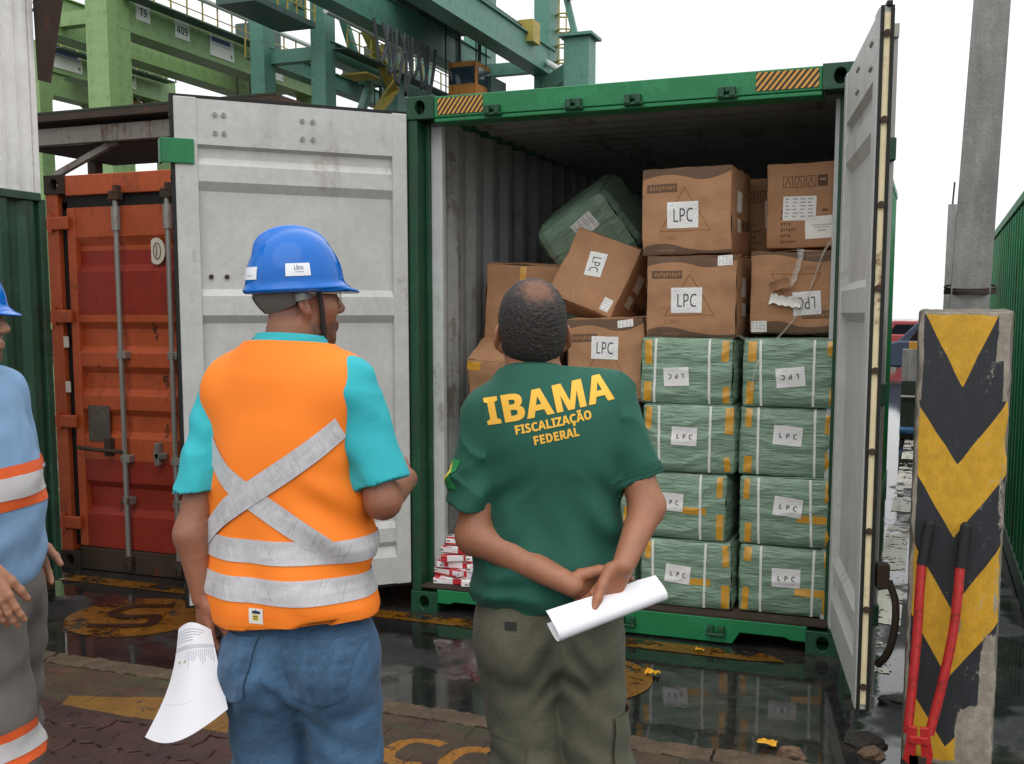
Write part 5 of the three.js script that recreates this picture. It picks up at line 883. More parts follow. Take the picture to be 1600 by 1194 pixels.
  const band = (y0, w) => both(laid(vest, (s, t) => { const a = s * Math.PI * 2, y = y0 + (t - 0.5) * w; return [[Math.sin(a) * 0.5, y, Math.cos(a) * 0.5], [-Math.sin(a), 0, -Math.cos(a)]]; }, 150, 6, 0.0022));
  part('reflective_band', band(1.085, 0.052), silver, P); part('reflective_band', band(1.0, 0.055), silver, P);
  const strap = (a, b, lift) => both(laid(vest, (s, t) => { const dx = b[0] - a[0], dy = b[1] - a[1], l = Math.hypot(dx, dy), o = (t - 0.5) * 0.05, x = a[0] + dx * s - dy / l * o, y = a[1] + dy * s + dx / l * o, k = 1 / 0.77, org = [x * 1.5 * k, y, 0.45], tg = [x * 0.5 * k, y, 0], d = V(tg[0] - org[0], 0, tg[2] - org[2]).normalize(); return [org, [d.x, 0, d.z]]; }, 70, 5, lift));
  part('reflective_strap', strap([-0.225, 1.345], [0.185, 1.085], 0.0028), silver, P); part('reflective_strap', strap([0.215, 1.36], [-0.195, 1.085], 0.0044), silver, P);
  part('vest_label', both(laid(vest, (s, t) => [[0.012 + (s - 0.5) * 0.036, 0.944 + (t - 0.5) * 0.034, 0.4], [0, 0, -1]], 8, 8, 0.002)), mat({ roughness: 0.6, map: tex(64, 64, (c) => { c.fillStyle = '#e4e2da'; c.fillRect(0, 0, 64, 64); c.fillStyle = '#1f2c4a'; c.fillRect(14, 10, 38, 12); c.fillRect(26, 6, 8, 10); c.fillStyle = '#c9b52c'; c.fillRect(16, 26, 26, 24); c.fillStyle = '#1f3340'; c.fillRect(20, 32, 18, 4); c.fillRect(20, 42, 18, 3); }) }), P);
  // jeans
  const hipC = (x, y, z) => L(x, y, z), jp = [ell(hipC(0.018, 0.84, -0.005), [0.182, 0.13, 0.135]), { ...ell(hipC(-0.06, 0.79, 0.045), [0.1, 0.12, 0.1]), k: 0.045 }, { ...ell(hipC(0.1, 0.79, 0.045), [0.1, 0.12, 0.1]), k: 0.045 }, { ...cap(hipC(-0.07, 0.79, 0), hipC(-0.064, 0.45, 0), 0.1, 0.076), k: 0.03 }, { ...cap(hipC(0.1, 0.79, 0), hipC(0.125, 0.45, 0), 0.1, 0.08), k: 0.02 }], jf = blend(jp, 0.05), js = [cap(hipC(-0.064, 0.45, 0), hipC(-0.07, 0.05, 0.02), 0.076, 0.072), cap(hipC(0.125, 0.45, 0), hipC(0.14, 0.05, 0.02), 0.08, 0.074)];
  const jw = (x, y, z) => { const leg = smooth(0.78, 0.66, y); return 0.005 * N3(x * 11, y * 8, z * 11) + 0.005 * leg * Math.sin(y * 64 + x * 30 + 4 * N3(x * 8, y * 5, z * 8)) * (0.4 + 0.6 * smooth(0.62, 0.46, y)) + 0.005 * smooth(0.88, 0.8, y) * smooth(0.62, 0.72, y) * Math.sin((y + Math.abs(x - 0.02) * 1.2) * 60 + 2.5 * N3(x * 9, y * 9, 3)) * smooth(0.15, 0.03, Math.abs(x - 0.02)) + 0.0028 * N3(x * 30, y * 24, z * 30); };
  const jean = (x, y, z) => { let d = jf(x, y, z); if (y < 0.62) for (const p of js) d = smin(d, dist(p, x, y, z), 0.02); return Math.max((d + jw(x, y, z)) * 0.85, y - 0.95, 0.055 - y); };
  const denim = clothMat([1, 1, 1], { rough: 0.9, map: fieldTex(512, fBlotch, (v, x, y, i) => { const g = fFine[(y % 256) * 256 + (x % 256)], s = fStreak[i], k = 0.84 + 0.2 * g + 0.5 * (v - 0.45) + 0.1 * (s - 0.5); return [68 * k, 102 * k, 134 * k]; }, 2.2) });
  part('jeans', planeUV(nets(jean, [-0.26, 0.03, -0.24], [0.28, 0.97, 0.25], 0.0075)), denim, P);
  part('back_pocket', both(laid(jean, (s, t) => { const w = mix(0.055, 0.072, t), c = L(0.085, 0, 0.12); return [[c[0] + (s - 0.5) * 2 * w, mix(0.755, 0.885, t) - (t < 0.2 ? 0.02 * (1 - Math.abs(s - 0.5) * 2) : 0), 0.45], [0, 0, -1]]; }, 14, 14, 0.006), 0.006), denim, P);
  part('back_pocket', both(laid(jean, (s, t) => { const w = mix(0.055, 0.072, t); return [[-0.075 + (s - 0.5) * 2 * w, mix(0.755, 0.885, t) - (t < 0.2 ? 0.02 * (1 - Math.abs(s - 0.5) * 2) : 0), 0.45], [0, 0, -1]]; }, 14, 14, 0.006), 0.006), denim, P);
  { const a = L(-0.07, 0, 0.02), b = L(0.14, 0, 0.02); shoe(P, a[0], a[2], 0.1, M.boot); shoe(P, b[0], b[2], -0.15, M.boot); }

  const Q = thing('paper_sheet', 'printed white sheet hanging curled from the hand beside the jeans', 'paper', [-1.363, PAVE, -2.099], T);
  { const TL = V(-0.255, 0.885, 0.045), TR = V(-0.172, 0.893, 0.075), BL = V(-0.338, 0.632, 0.085), BR = V(-0.128, 0.722, 0.115), n = 24, Pp = [], U = [], I = [];
    for (let j = 0; j <= n; j++) for (let i = 0; i <= n; i++) { const s = i / n, t = j / n, a = TL.clone().lerp(TR, s), b = BL.clone().lerp(BR, s), p = a.lerp(b, t); p.z += 0.05 * Math.sin(s * Math.PI) * (0.4 + 0.6 * t) - 0.03 * (1 - s) * (1 - s) * t; p.y += 0.022 * Math.sin(s * Math.PI) * (1 - t) - 0.018 * Math.sin(s * Math.PI) * t; p.x -= 0.018 * Math.sin(t * Math.PI) * (1 - s) * -1; Pp.push(p.x, p.y, p.z); U.push(s, 1 - t); }
    for (let j = 0; j < n; j++) for (let i = 0; i < n; i++) { const a = j * (n + 1) + i; I.push(a, a + n + 1, a + n + 2, a, a + n + 2, a + 1); }
    const g = new THREE.BufferGeometry(); g.setAttribute('position', new THREE.Float32BufferAttribute(Pp, 3)); g.setAttribute('uv', new THREE.Float32BufferAttribute(U, 2)); g.setIndex(I); g.computeVertexNormals();
    part('sheet', both(g, 0.0008), mat({ roughness: 0.75, map: tex(256, 512, (c, w, h) => { c.fillStyle = '#eaeaf0'; c.fillRect(0, 0, w, h); c.fillStyle = 'rgba(150,150,162,0.55)'; for (let i = 0; i < 5; i++) c.fillRect(10, 26 + i * 12, rr(120, 220), 5); c.fillStyle = 'rgba(168,168,182,0.5)'; c.fillRect(0, 96, w, 20); c.fillStyle = 'rgba(150,150,164,0.6)'; for (let i = 0; i < 16; i++) c.fillRect(90 + i * 10, 122, 4, rr(30, 80)); c.fillStyle = '#aaa37e'; c.fillRect(40, 160, 16, 12); c.fillRect(80, 160, 16, 12); c.fillStyle = '#c9c9d2'; c.fillRect(10, 350, 150, 2); }) }), Q); }
}

// ================= man at the left edge, seen from the side
{
  const P = thing('person', 'man at the left edge in a light blue shirt and blue hard hat', 'person', [-2.342, PAVE, -2.147], T);
  const head = headField([-0.040, 1.583, -0.01], -Math.PI / 2, 0.02, 0.92), tone = [0.38, 0.195, 0.12];
  const shN = [-0.035, 1.40, 0.15], elN = [-0.01, 1.17, 0.21], wrN = [0.08, 0.985, 0.21], shF = [-0.02, 1.39, -0.15], elF = [-0.08, 1.12, -0.2], wrF = [0.0, 0.965, -0.2];
  const neck = { ...cap([-0.045, 1.38, 0], [-0.035, 1.52, 0], 0.066, 0.062), neck: true };
  const prims = [neck, cap([-0.03, 1.38, -0.13], [-0.03, 1.38, 0.13], 0.062), ell([-0.02, 1.18, 0], [0.11, 0.22, 0.16]), ell([-0.01, 0.92, 0], [0.11, 0.2, 0.15]), cap(shN, elN, 0.05, 0.044), cap(elN, wrN, 0.045, 0.029), cap(shF, elF, 0.05, 0.044), cap(elF, wrF, 0.045, 0.029),
    cap([0, 0.82, 0.09], [0.055, 0.46, 0.1], 0.08, 0.055), cap([0.055, 0.46, 0.1], [0.09, 0.08, 0.1], 0.055, 0.04), cap([0, 0.82, -0.09], [-0.02, 0.46, -0.1], 0.08, 0.055), cap([-0.02, 0.46, -0.1], [-0.1, 0.08, -0.1], 0.055, 0.04)];
  for (const p of prims.slice(4)) p.k = 0.02;
  const hN = [...handPrims([0.083, 0.975, 0.21], [0.36, -0.93, 0.05], [-0.1, -0.05, -0.98], 1, [0.16, 0.2, 0.24, 0.26], [0.4, 0.35], 1.02), cap([0.065, 1.02, 0.21], [0.084, 0.972, 0.21], 0.031, 0.028)];
  const hF = [...handPrims([0.0, 0.965, -0.2], [0.3, -0.86, 0.05], [0.2, 0.05, 0.97], -1, [0.35, 0.4, 0.45, 0.5], [0.75, 0.2], 1.0), cap([-0.02, 0.995, -0.2], [0.002, 0.962, -0.2], 0.03, 0.027)];
  skinMesh(P, prims, head, [hN, hF], tone, (b, x, y, z, X, Y, Z) => {
    const n = 0.7 + 0.6 * N3(X * 200, Y * 160, Z * 200), beard = smooth(-0.035, -0.06, y + 0.006 * N3(X * 60, Y * 60, Z * 60) - (Math.abs(x) > 0.03 ? 0.02 : 0)) * smooth(0.03, 0.0, z) * (y > -0.083 && y < -0.052 && Math.abs(x) < 0.03 && z < -0.085 ? 0.15 : 1), eye = smooth(0.0135, 0.011, Math.hypot(Math.abs(x) - 0.032, (y - 0.008) * 1.6)) * (z < -0.08 ? 1 : 0), brow = smooth(0.007, 0.003, Math.abs(y - 0.036)) * smooth(-0.075, -0.085, z);
    const k = clamp(Math.max(beard * 0.95 * n, brow), 0, 0.95); let c = b.map((q, i) => mix(q, [0.028, 0.022, 0.02][i], k)); return c.map((q, i) => mix(q, 0.1, eye * 0.8));
  });
  const hat = helmet(P, head, helmetBlue, 'blue hard hat cut by the picture edge');
  const torsoP = [cap([-0.03, 1.375, -0.14], [-0.03, 1.375, 0.14], 0.075), ell([-0.015, 1.22, 0], [0.125, 0.2, 0.185]), ell([0.0, 1.07, 0], [0.135, 0.2, 0.18]), ell([-0.005, 0.92, 0], [0.122, 0.14, 0.175]), cap([-0.04, 1.39, 0], [-0.036, 1.46, 0], 0.086, 0.066)];
  const tors = blend(torsoP, 0.06), slN = cap(shN, [-0.03, 1.2, 0.19], 0.066, 0.07), slF = cap(shF, [-0.02, 1.17, -0.21], 0.068, 0.072);
  const shirt = (x, y, z) => {
    let d = tors(x, y, z); if (d > 0.2) return d;
    d = smin(d, Math.max(dist(slN, x, y, z), 1.18 - y), 0.03); d = smin(d, Math.max(dist(slF, x, y, z), 1.16 - y), 0.03);
    d += 0.004 * N3(x * 9, y * 7, z * 9) + 0.005 * Math.sin(y * 52 + z * 24 + 3 * N3(x * 7, y * 5, z * 7)) * smooth(1.3, 1.1, y) * 0.7 + 0.0025 * N3(x * 24, y * 18, z * 24);
    return Math.max(d, 0.885 - y, y - (1.468 - x * 0.25)) * 0.85;
  };
  part('shirt', planeUV(nets(shirt, [-0.22, 0.85, -0.33], [0.2, 1.52, 0.33], 0.0075)), clothMat(lin(128, 164, 200), { rough: 0.85 }), P);
  part('collar', tube(Array.from({ length: 25 }, (_, i) => { const a = i / 24 * 6.2832; return [-0.038 + Math.cos(a) * 0.07, 1.468 - Math.cos(a) * 0.016, Math.sin(a) * 0.07]; }), 0.007, 60, 6), clothMat(lin(128, 164, 200)), P);
  const ringBand = (f, c, y0, w, slope, lift) => both(laid(f, (s, t) => { const a = s * Math.PI * 2, y = y0 + (t - 0.5) * w + slope * Math.cos(a - Math.PI / 2); return [[c[0] + Math.sin(a) * 0.36, y, c[1] + Math.cos(a) * 0.36], [-Math.sin(a), 0, -Math.cos(a)]]; }, 110, 6, lift));
  const or = clothMat([0.9, 0.13, 0.02], { rough: 0.7 }), wh = clothMat(lin(208, 206, 206), { rough: 0.5 });
  for (const [y, w, m, l] of [[1.145, 0.112, or, 0.002], [1.145, 0.056, wh, 0.0042]]) part('reflective_band', ringBand(shirt, [0, 0], y, w, 0.012, l), m, P);
  const tp = blend([ell([-0.005, 0.86, 0], [0.128, 0.13, 0.172]), { ...ell([-0.05, 0.8, 0.07], [0.1, 0.11, 0.1]), k: 0.04 }, { ...ell([-0.05, 0.8, -0.07], [0.1, 0.11, 0.1]), k: 0.04 }, { ...cap([0.005, 0.8, 0.085], [0.055, 0.46, 0.1], 0.108, 0.094), k: 0.03 }, { ...cap([0.0, 0.8, -0.085], [-0.03, 0.46, -0.1], 0.105, 0.09), k: 0.03 }], 0.05), ts = [cap([0.055, 0.46, 0.1], [0.10, 0.05, 0.1], 0.094, 0.1), cap([-0.03, 0.46, -0.1], [-0.1, 0.05, -0.1], 0.09, 0.095)];
  const trouser = (x, y, z) => { let d = tp(x, y, z); if (y < 0.62) for (const p of ts) d = smin(d, dist(p, x, y, z), 0.02); return Math.max((d + 0.005 * N3(x * 9, y * 6, z * 9) + 0.006 * Math.sin(y * 44 + z * 20 + x * 14 + 3 * N3(x * 6, y * 4, z * 6)) * smooth(0.8, 0.6, y) + 0.0025 * N3(x * 28, y * 20, z * 28)) * 0.85, y - 0.92, 0.055 - y); };
  part('trousers', planeUV(nets(trouser, [-0.26, 0.03, -0.26], [0.26, 0.95, 0.27], 0.008)), clothMat(lin(104, 99, 95), { rough: 0.9 }), P);
  const legR = (x, y, z) => Math.max(trouser(x, y, z), -z);
  for (const [y, w, m, l] of [[0.465, 0.098, or, 0.002], [0.465, 0.05, wh, 0.0042]]) part('reflective_band', ringBand(legR, [0.055, 0.1], y, w, 0.03, l), m, P);
  shoe(P, 0.09, 0.1, -Math.PI / 2, M.boot); shoe(P, -0.1, -0.1, -Math.PI / 2, M.boot);
}
// ------------------------------------------------------------------ shed, canopy, post, pole and small things
{
  const s = thing('shed', 'metal clad shed at the left edge, white sheeting above dark green sheeting', 'building', [-5.12, 0, -5.16]);
  const wallW = 4.6;
  M.cladWhite = steel([222, 222, 218], { dirt: 0.2, rust: 0.02, scuff: 0.02, dirtC: [150, 146, 136] }); M.cladGreen = steel([42, 76, 58], { dirt: 0.5, rust: 0.08, dirtC: [24, 30, 24] });
  const sheet = (h, y, p, d, m, nm) => { const g = corrugated(wallW, h, p, d, 0.25).rotateY(Math.PI / 2); g.translate(0, y, wallW); part(nm, metreUV(g), m, s); };
  sheet(2.36, 0.06, 0.2, 0.03, M.cladGreen, 'green_sheeting');
  sheet(3.0, 2.44, 0.1, 0.018, M.cladWhite, 'white_sheeting');
  part('ledge', rbox(0.06, 0.05, wallW + 0.02, 0.012, 2.43, wallW / 2), M.cladGreen, s);
  part('corner_trim', rbox(0.07, 2.36, 0.05, 0.0, 1.24, -0.024), M.cladGreen, s); part('corner_trim', rbox(0.05, 3.0, 0.04, -0.01, 3.95, -0.018), M.cladWhite, s);
  part('far_wall', rbox(3, 5.3, 0.05, -1.55, 2.7, 0.06), M.cladWhite, s);
  part('plinth', rbox(0.14, 0.1, wallW, -0.05, 0.05, wallW / 2), M.rustDark, s);
  part('roof', rbox(3.6, 0.06, wallW + 0.8, -1.5, 5.47, wallW / 2), M.cladWhite, s);
  part('gutter_end', extrude([[0, 0], [0.16, 0.62], [0.16, 0.9], [-0.02, 0.9]], 0.1, [], 0.004).translate(0.01, 3.14, -0.16), M.rustDark, s, 'dark rusty gutter end hanging past the corner');
}
{
  const c = thing('canopy', 'weathered canopy roof with grey beam behind the orange container', 'canopy', [-7.4, 0, -9.2]);
  part('roof_sheet', rbox(3.4, 0.07, 1.6, -0.1, 3.74, -0.5), M.rustDark, c); part('roof_edge', rbox(3.3, 0.03, 0.12, -0.1, 3.79, 0.24), mat({ map: paintTex([40, 52, 40], { dirt: 0.6 }), roughness: 0.9 }), c);
  part('beam', rbox(3.3, 0.17, 0.09, -0.1, 3.57, 0.16), mat({ map: paintTex([120, 116, 108], { dirt: 0.6, rust: 0.2 }), roughness: 0.7 }), c);
  part('brace', bar([-1.35, 3.18, 0.1], [-0.5, 3.5, 0.1], 0.06, 0.06), mat({ map: paintTex([120, 116, 108], { dirt: 0.6, rust: 0.2 }), roughness: 0.7 }), c);
  for (const x of [-1.7, 1.4]) part('post', rbox(0.12, 3.5, 0.12, x, 1.75, -0.9), M.rustDark, c);
  part('soffit', rbox(3.2, 0.02, 1.3, -0.1, 3.48, -0.55), M.rustDark, c);
}
// concrete guard post with painted chevrons
{
  const W = 0.325, H = 1.737, D = 0.24;
  const chevMap = tex(512, 2048, (c, w, h) => {
    const pt = (u, v) => [u * w, v * h], poly = (pts, col) => { c.fillStyle = col; c.beginPath(); pts.forEach((p, i) => (i ? c.lineTo(...pt(...p)) : c.moveTo(...pt(...p)))); c.fill(); };
    const Y = 'rgb(206,158,40)', K = 'rgb(40,43,48)';
    c.fillStyle = K; c.fillRect(0, 0, w, h);
    poly([[0.06, 0], [0.86, 0], [0.5, 0.162]], Y);
    const b = [[0.19, 0.327, 0.185], [0.335, 0.487, 0.345], [0.49, 0.645, 0.495], [0.645, 0.8, 0.665], [0.81, 0.955, 0.83], [0.965, 1.1, 0.98]];
    for (let i = 0; i < 5; i += 2) poly([[0, b[i][0]], [0.485, b[i][1]], [1, b[i][2]], [1, b[i + 1][2]], [0.475, b[i + 1][1]], [0, b[i + 1][0]]], Y);
    const im = c.getImageData(0, 0, w, h), d = im.data, S = 512;
    for (let y = 0; y < h; y++) for (let x = 0; x < w; x++) {
      const i = (y * w + x) * 4, u = x / w, v = y / h, g = fGrain[(y % 256) * 256 + (x % 256)], bl = fBlotch[((y >> 1) % S) * S + (x % S)];
      let e = Math.max(smooth(0.09, 0.03, u) * (v < 0.19 ? 1.4 : 0.7), smooth(0.82, 0.88, u + 0.04 * (bl - 0.5)) * (v < 0.105 ? 1.6 : 0), smooth(0.9, 0.94, u) * (v < 0.19 ? 1.6 : 0.45), smooth(0.75, 0.9, u) * smooth(0.62, 0.75, v) * 1.0, smooth(0.5, 0.72, u) * smooth(0.83, 0.9, v) * 1.25, smooth(0.02, 0.0, v) * 0.8, smooth(0.97, 1, v) * 0.9, smooth(0.17, 0.10, Math.hypot((u - 0.55) * 0.45, v - 0.68) * 6) * 0.7);
      e = smooth(0.48, 0.54, e * 0.62 + bl * 0.42 + (g - 0.5) * 0.16); e = Math.max(e, smooth(0.735, 0.76, g * 0.6 + bl * 0.45));
      const k = 0.86 + 0.24 * g + 0.14 * (bl - 0.5), cc = 112 + 70 * g + 26 * (bl - 0.5);
      d[i] = mix(d[i] * k, cc, e); d[i + 1] = mix(d[i + 1] * k, cc * 0.95, e); d[i + 2] = mix(d[i + 2] * k, cc * 0.86, e);
    }
    c.putImageData(im, 0, 0);
  });
  const conc = mat({ map: fieldTex(512, fBlotch, (v, x, y) => { const g = fGrain[(y % 256) * 256 + (x % 256)], k = 92 + 62 * g + 40 * (v - 0.5); return [k, k * 0.95, k * 0.86]; }, 1.5), roughness: 0.9, bumpMap: bumpGrain, bumpScale: 0.005 });
  const g = thing('guard_post', 'concrete guard post painted with black and yellow chevrons, worn edges', 'post', [0.11, 0, -4.3 - D / 2]);
  const chip = (x, y, z, f) => { const ex = Math.abs(x) / (W / 2), ez = Math.abs(z) / (D / 2), ed = smooth(0.84, 1, ex) * smooth(0.7, 1, ez), n = Math.max(0, N3(x * 9, y * 13, z * 9) + 0.25); return [-Math.sign(x) * (0.016 * ed * n + 0.003 * N3(y * 20, z * 20, 3)), (y > 0 ? 1 : 0) * 0.012 * N3(x * 18, z * 18, 2), -Math.sign(z) * (0.014 * ed * n + 0.002 * N3(x * 24, y * 24, 6))]; };
  part('block', softBox(W, H, D, 44, 0.012, chip).translate(0, H / 2, 0), [conc, conc, conc, conc, mat({ map: chevMap, roughness: 0.6, bumpMap: bumpGrain, bumpScale: 0.002 }), conc], g);
  // lean bolt cutter
  const b = thing('bolt_cutter', 'red long handled bolt cutter with black grips leaning on the chevron post', 'tool', [0.04, 0, -4.16]);
  const zz = (y) => -0.115 * y / 0.94 + 0.006; // leans back against the post
  const red = mat({ map: paintTex([178, 38, 38], { dirt: 0.5, rust: 0.25, scuff: 0.5, dirtC: [70, 24, 22], rep: 2.5 }), roughness: 0.42 }), grip = mat({ color: 0x141416, roughness: 0.6, bumpMap: bumpFine, bumpScale: 0.0006 });
  const q = (x, y) => [x - 0.04, y, zz(y)];
  for (const pts of [[[-0.004, 0.80], [-0.008, 0.70], [-0.011, 0.54], [-0.02, 0.34], [-0.03, 0.16]], [[0.128, 0.80], [0.124, 0.69], [0.112, 0.54], [0.084, 0.36], [0.046, 0.165]]]) part('handle', tube(pts.map((p) => q(...p)), 0.0175, 30, 10), red, b);
  for (const [a, c2] of [[[-0.004, 0.79], [0.016, 0.94]], [[0.128, 0.79], [0.141, 0.94]]]) { const gr = part('grip', rod(q(...a), q(...c2), 0.0205, 12, 0.019), grip, b); part('grip_end', new THREE.SphereGeometry(0.0195, 12, 8).translate(...q(...c2)), grip, gr); }
  for (const s of [-1, 1]) {
    part('jaw_lever', extrude([[-0.014, 0.1], [0.014, 0.1], [0.022, 0.0], [0.012, -0.045], [-0.016, -0.03]], 0.016, [], 0.002).rotateZ(s * 0.1).translate(s * 0.03 - 0.032, 0.095, 0.0), red, b);
    part('jaw', extrude([[0, 0], [0.028, 0.004], [0.026, -0.05], [0.006, -0.075], [-0.004, -0.05]], 0.014, [], 0.002).scale(s, 1, 1).translate(-0.03, 0.082, 0.006), M.rustDark, b);
  }
  part('bridge', [extrude([[-0.03, 0], [0.03, 0], [0.03, 0.025], [-0.03, 0.025]], 0.008, [], 0.002).translate(-0.03, 0.135, 0.014), rod([-0.052, 0.147, 0.01], [-0.052, 0.147, 0.03], 0.009), rod([-0.008, 0.147, 0.01], [-0.008, 0.147, 0.03], 0.009)], red, b);
}
M.poleConc = mat({ map: fieldTex(512, fStreak, (v, x, y) => { const b = fBlotch[y * 512 + x], g = fGrain[(y % 256) * 256 + (x % 256)], k = 118 + 42 * v + 34 * (b - 0.5) + 22 * (g - 0.5); return [k, k, k * 0.985]; }, 0.9), roughness: 0.9, bumpMap: bumpGrain, bumpScale: 0.003 });
function pole(label, x, z, w0, w1, H, lean) {
  const p = thing('utility_pole', label, 'pole', [x, 0, z]);
  const g = new THREE.CylinderGeometry(w1 * 0.7071, w0 * 0.7071, H, 4, 12).rotateY(Math.PI / 4).translate(0, H / 2, 0), q = g.attributes.position;
  for (let i = 0; i < q.count; i++) { const y = q.getY(i); q.setX(i, q.getX(i) + lean * y); }
  const ng = g.toNonIndexed(); ng.computeVertexNormals();
  part('shaft', metreUV(ng), M.poleConc, p); return p;
}
const p1 = pole('square concrete utility pole rising behind the chevron post', 0.10, -5.35, 0.185, 0.10, 7.2, 0.027);
part('wire_tie', [0, 0.012, 0.027].map((d) => new THREE.TorusGeometry(0.115, 0.005, 6, 24).rotateX(Math.PI / 2 + 0.05 + d * 3).scale(0.95, 1, 0.95).translate(0.05, 1.82 + d, 0)), M.rustDark, p1);
const p2 = pole('thin distant concrete post with a wire on top, left of the pole', 0.145, -14, 0.115, 0.095, 3.02, 0.004);
part('top_wire', rod([0.01, 3.0, 0], [0.025, 3.28, 0], 0.012, 6), M.rustDark, p2);
{
  const w = thing('concrete_wall', 'low concrete wall across the far end of the lane, mossy lower half', 'wall', [0.05, 0, -15.9]);
  part('wall_top', rbox(0.86, 0.44, 0.2, 0, 1.03, 0), M.poleConc, w); part('wall_base', rbox(0.86, 0.8, 0.24, 0, 0.41, 0), mat({ map: paintTex([44, 58, 48], { dirt: 0.6, dirtC: [20, 24, 20] }), roughness: 0.85 }), w);
  part('pipe', rod([-0.43, 0.14, 0.2], [0.43, 0.14, 0.2], 0.05, 10), mat({ color: 0x1f5c8a, roughness: 0.5 }), w, 'blue pipe along the foot'); part('rail', rod([-0.43, 0.6, 0.16], [0.43, 0.6, 0.16], 0.02, 8), M.galv, w);
  for (const [x, c] of [[-0.25, 0xc8923c], [0.02, 0xd8d6cc], [0.2, 0xc9a04a]]) part('coping_block', rbox(0.2, 0.1, 0.16, x, 1.3, 0), mat({ color: c, roughness: 0.8 }), w);
}
function car(label, x, z, rgb, turn) {
  const c = thing('parked_car', label, 'car', [x, 0, z], turn, 'cars parked beyond the low wall'), m = mat({ color: new THREE.Color(...lin(...rgb)), roughness: 0.35 });
  part('body', extrude([[-2.1, 0.3], [2.1, 0.3], [2.12, 0.7], [1.4, 0.88], [0.9, 0.92], [-1.7, 0.95], [-2.1, 0.85]], 1.6, [], 0.05).translate(0, 0, -0.8), m, c);
  part('cabin', extrude([[-1.75, 0.95], [1.0, 0.95], [0.35, 1.42], [-1.25, 1.45]], 1.4, [], 0.05).translate(0, 0, -0.7), m, c);
  for (const [a, b] of [[-1.45, -0.5], [-0.42, 0.6]]) for (const s of [-1, 1]) part('window', extrude([[a, 0.99], [b, 0.99], [b - (b > 0 ? 0.4 : 0.0), 1.36], [a + (a < -1 ? 0.25 : 0), 1.36]], 0.01).translate(0, 0, s * 0.762 - 0.005), mat({ color: 0x14181c, roughness: 0.1 }), c);
  for (const wx of [-1.3, 1.3]) for (const s of [-1, 1]) { const w = part('wheel', new THREE.CylinderGeometry(0.31, 0.31, 0.2, 18).rotateX(Math.PI / 2).translate(wx, 0.31, s * 0.74), M.rubber, c); part('rim', new THREE.CylinderGeometry(0.18, 0.18, 0.02, 14).rotateX(Math.PI / 2).translate(wx, 0.31, s * 0.845), M.galv, w); }
}
car('red car far beyond the low wall', -0.2, -44, [150, 60, 62], 0.1); car('dark blue car beyond the low wall, in front of the red one', 0.9, -33, [48, 60, 80], -0.1);
// litter on the wet road
M.stone = mat({ map: fieldTex(256, fGrain, (v) => [70 + v * 70, 56 + v * 56, 44 + v * 44], 4), roughness: 0.9 });
const lump = (name, label, cat, x, z, r, m, sq = 0.6, gy) => { const g = new THREE.IcosahedronGeometry(1, 3), p = g.attributes.position; for (let i = 0; i < p.count; i++) { const a = p.getX(i), b = p.getY(i), c = p.getZ(i), k = 1 + 0.34 * N3(a * 1.6 + x * 9, b * 1.6, c * 1.6 + z * 7) + 0.12 * N3(a * 5 + x, b * 5, c * 5); p.setXYZ(i, a * k * r[0], Math.max(-0.35, b * k) * r[1], c * k * r[2]); } g.computeVertexNormals(); g.computeBoundingBox(); g.translate(0, -g.boundingBox.min.y - 0.004, 0); const o = part(name, planeUV(g, 1), m, scene); o.position.set(x, gy ?? 0, z); return tag(o, label, cat); };
lump('stone', 'broken brown brick piece lying in the puddle by the kerb', 'stone', -0.455, -4.16, [0.055, 0.04, 0.042], M.stone);
lump('clod', 'black lump of dirt beside the open right door', 'dirt', -0.10, -4.95, [0.07, 0.03, 0.05], M.dark); lump('clod', 'flat black clod at the foot of the right door', 'dirt', -0.19, -4.42, [0.08, 0.035, 0.06], M.dark); lump('clod', 'small grey clod between door and chevron post', 'dirt', -0.16, -4.30, [0.045, 0.03, 0.04], M.stone);
{ // crumpled yellow scraps
  const scrap = (x, z, s, label) => { const g = new THREE.PlaneGeometry(s, s * 0.8, 10, 10).rotateX(-Math.PI / 2), p = g.attributes.position; for (let i = 0; i < p.count; i++) p.setY(i, 0.5 * s * Math.abs(N3(p.getX(i) * 2.2 / s + x * 5, 1, p.getZ(i) * 2.2 / s)) + 0.012); g.computeVertexNormals(); const o = part('yellow_scrap', both(g, 0.001), mat({ color: new THREE.Color(...lin(216, 158, 30)), roughness: 0.5 }), scene); o.position.set(x, 0, z); tag(o, label, 'litter', 'yellow scraps'); };
  scrap(-0.555, -4.25, 0.075, 'crumpled yellow scrap in the puddle beside the brown stone'); scrap(-1.19, -4.92, 0.07, 'small yellow scrap on the faded yellow disc'); scrap(-1.05, -5.36, 0.045, 'tiny yellow scrap on the yellow line before the container');
}
// ------------------------------------------------------------------ yard cranes
M.craneOlive = steel([132, 164, 106], { dirt: 0.2, rust: 0.03 }); M.craneTeal = steel([86, 138, 122], { dirt: 0.25, rust: 0.03 }); M.craneDark = steel([58, 84, 80], { dirt: 0.35, rust: 0.06 });
M.railYellow = mat({ map: paintTex([176, 158, 76], { dirt: 0.4, rust: 0.15 }), roughness: 0.6 }); M.cable = mat({ color: 0x4a5054, roughness: 0.8 }); M.pipeWhite = mat({ color: 0xcfd4d0, roughness: 0.5 }); M.cabOrange = mat({ map: paintTex([178, 118, 48], { dirt: 0.4, rust: 0.3 }), roughness: 0.6 }); M.glassDark = mat({ color: 0x2a3a42, roughness: 0.08 });
const signTex = (draw, w = 128, h = 96) => mat({ roughness: 0.5, map: tex(w, h, (c) => { c.fillStyle = '#e8e8e2'; c.fillRect(0, 0, w, h); draw(c, w, h); }) });
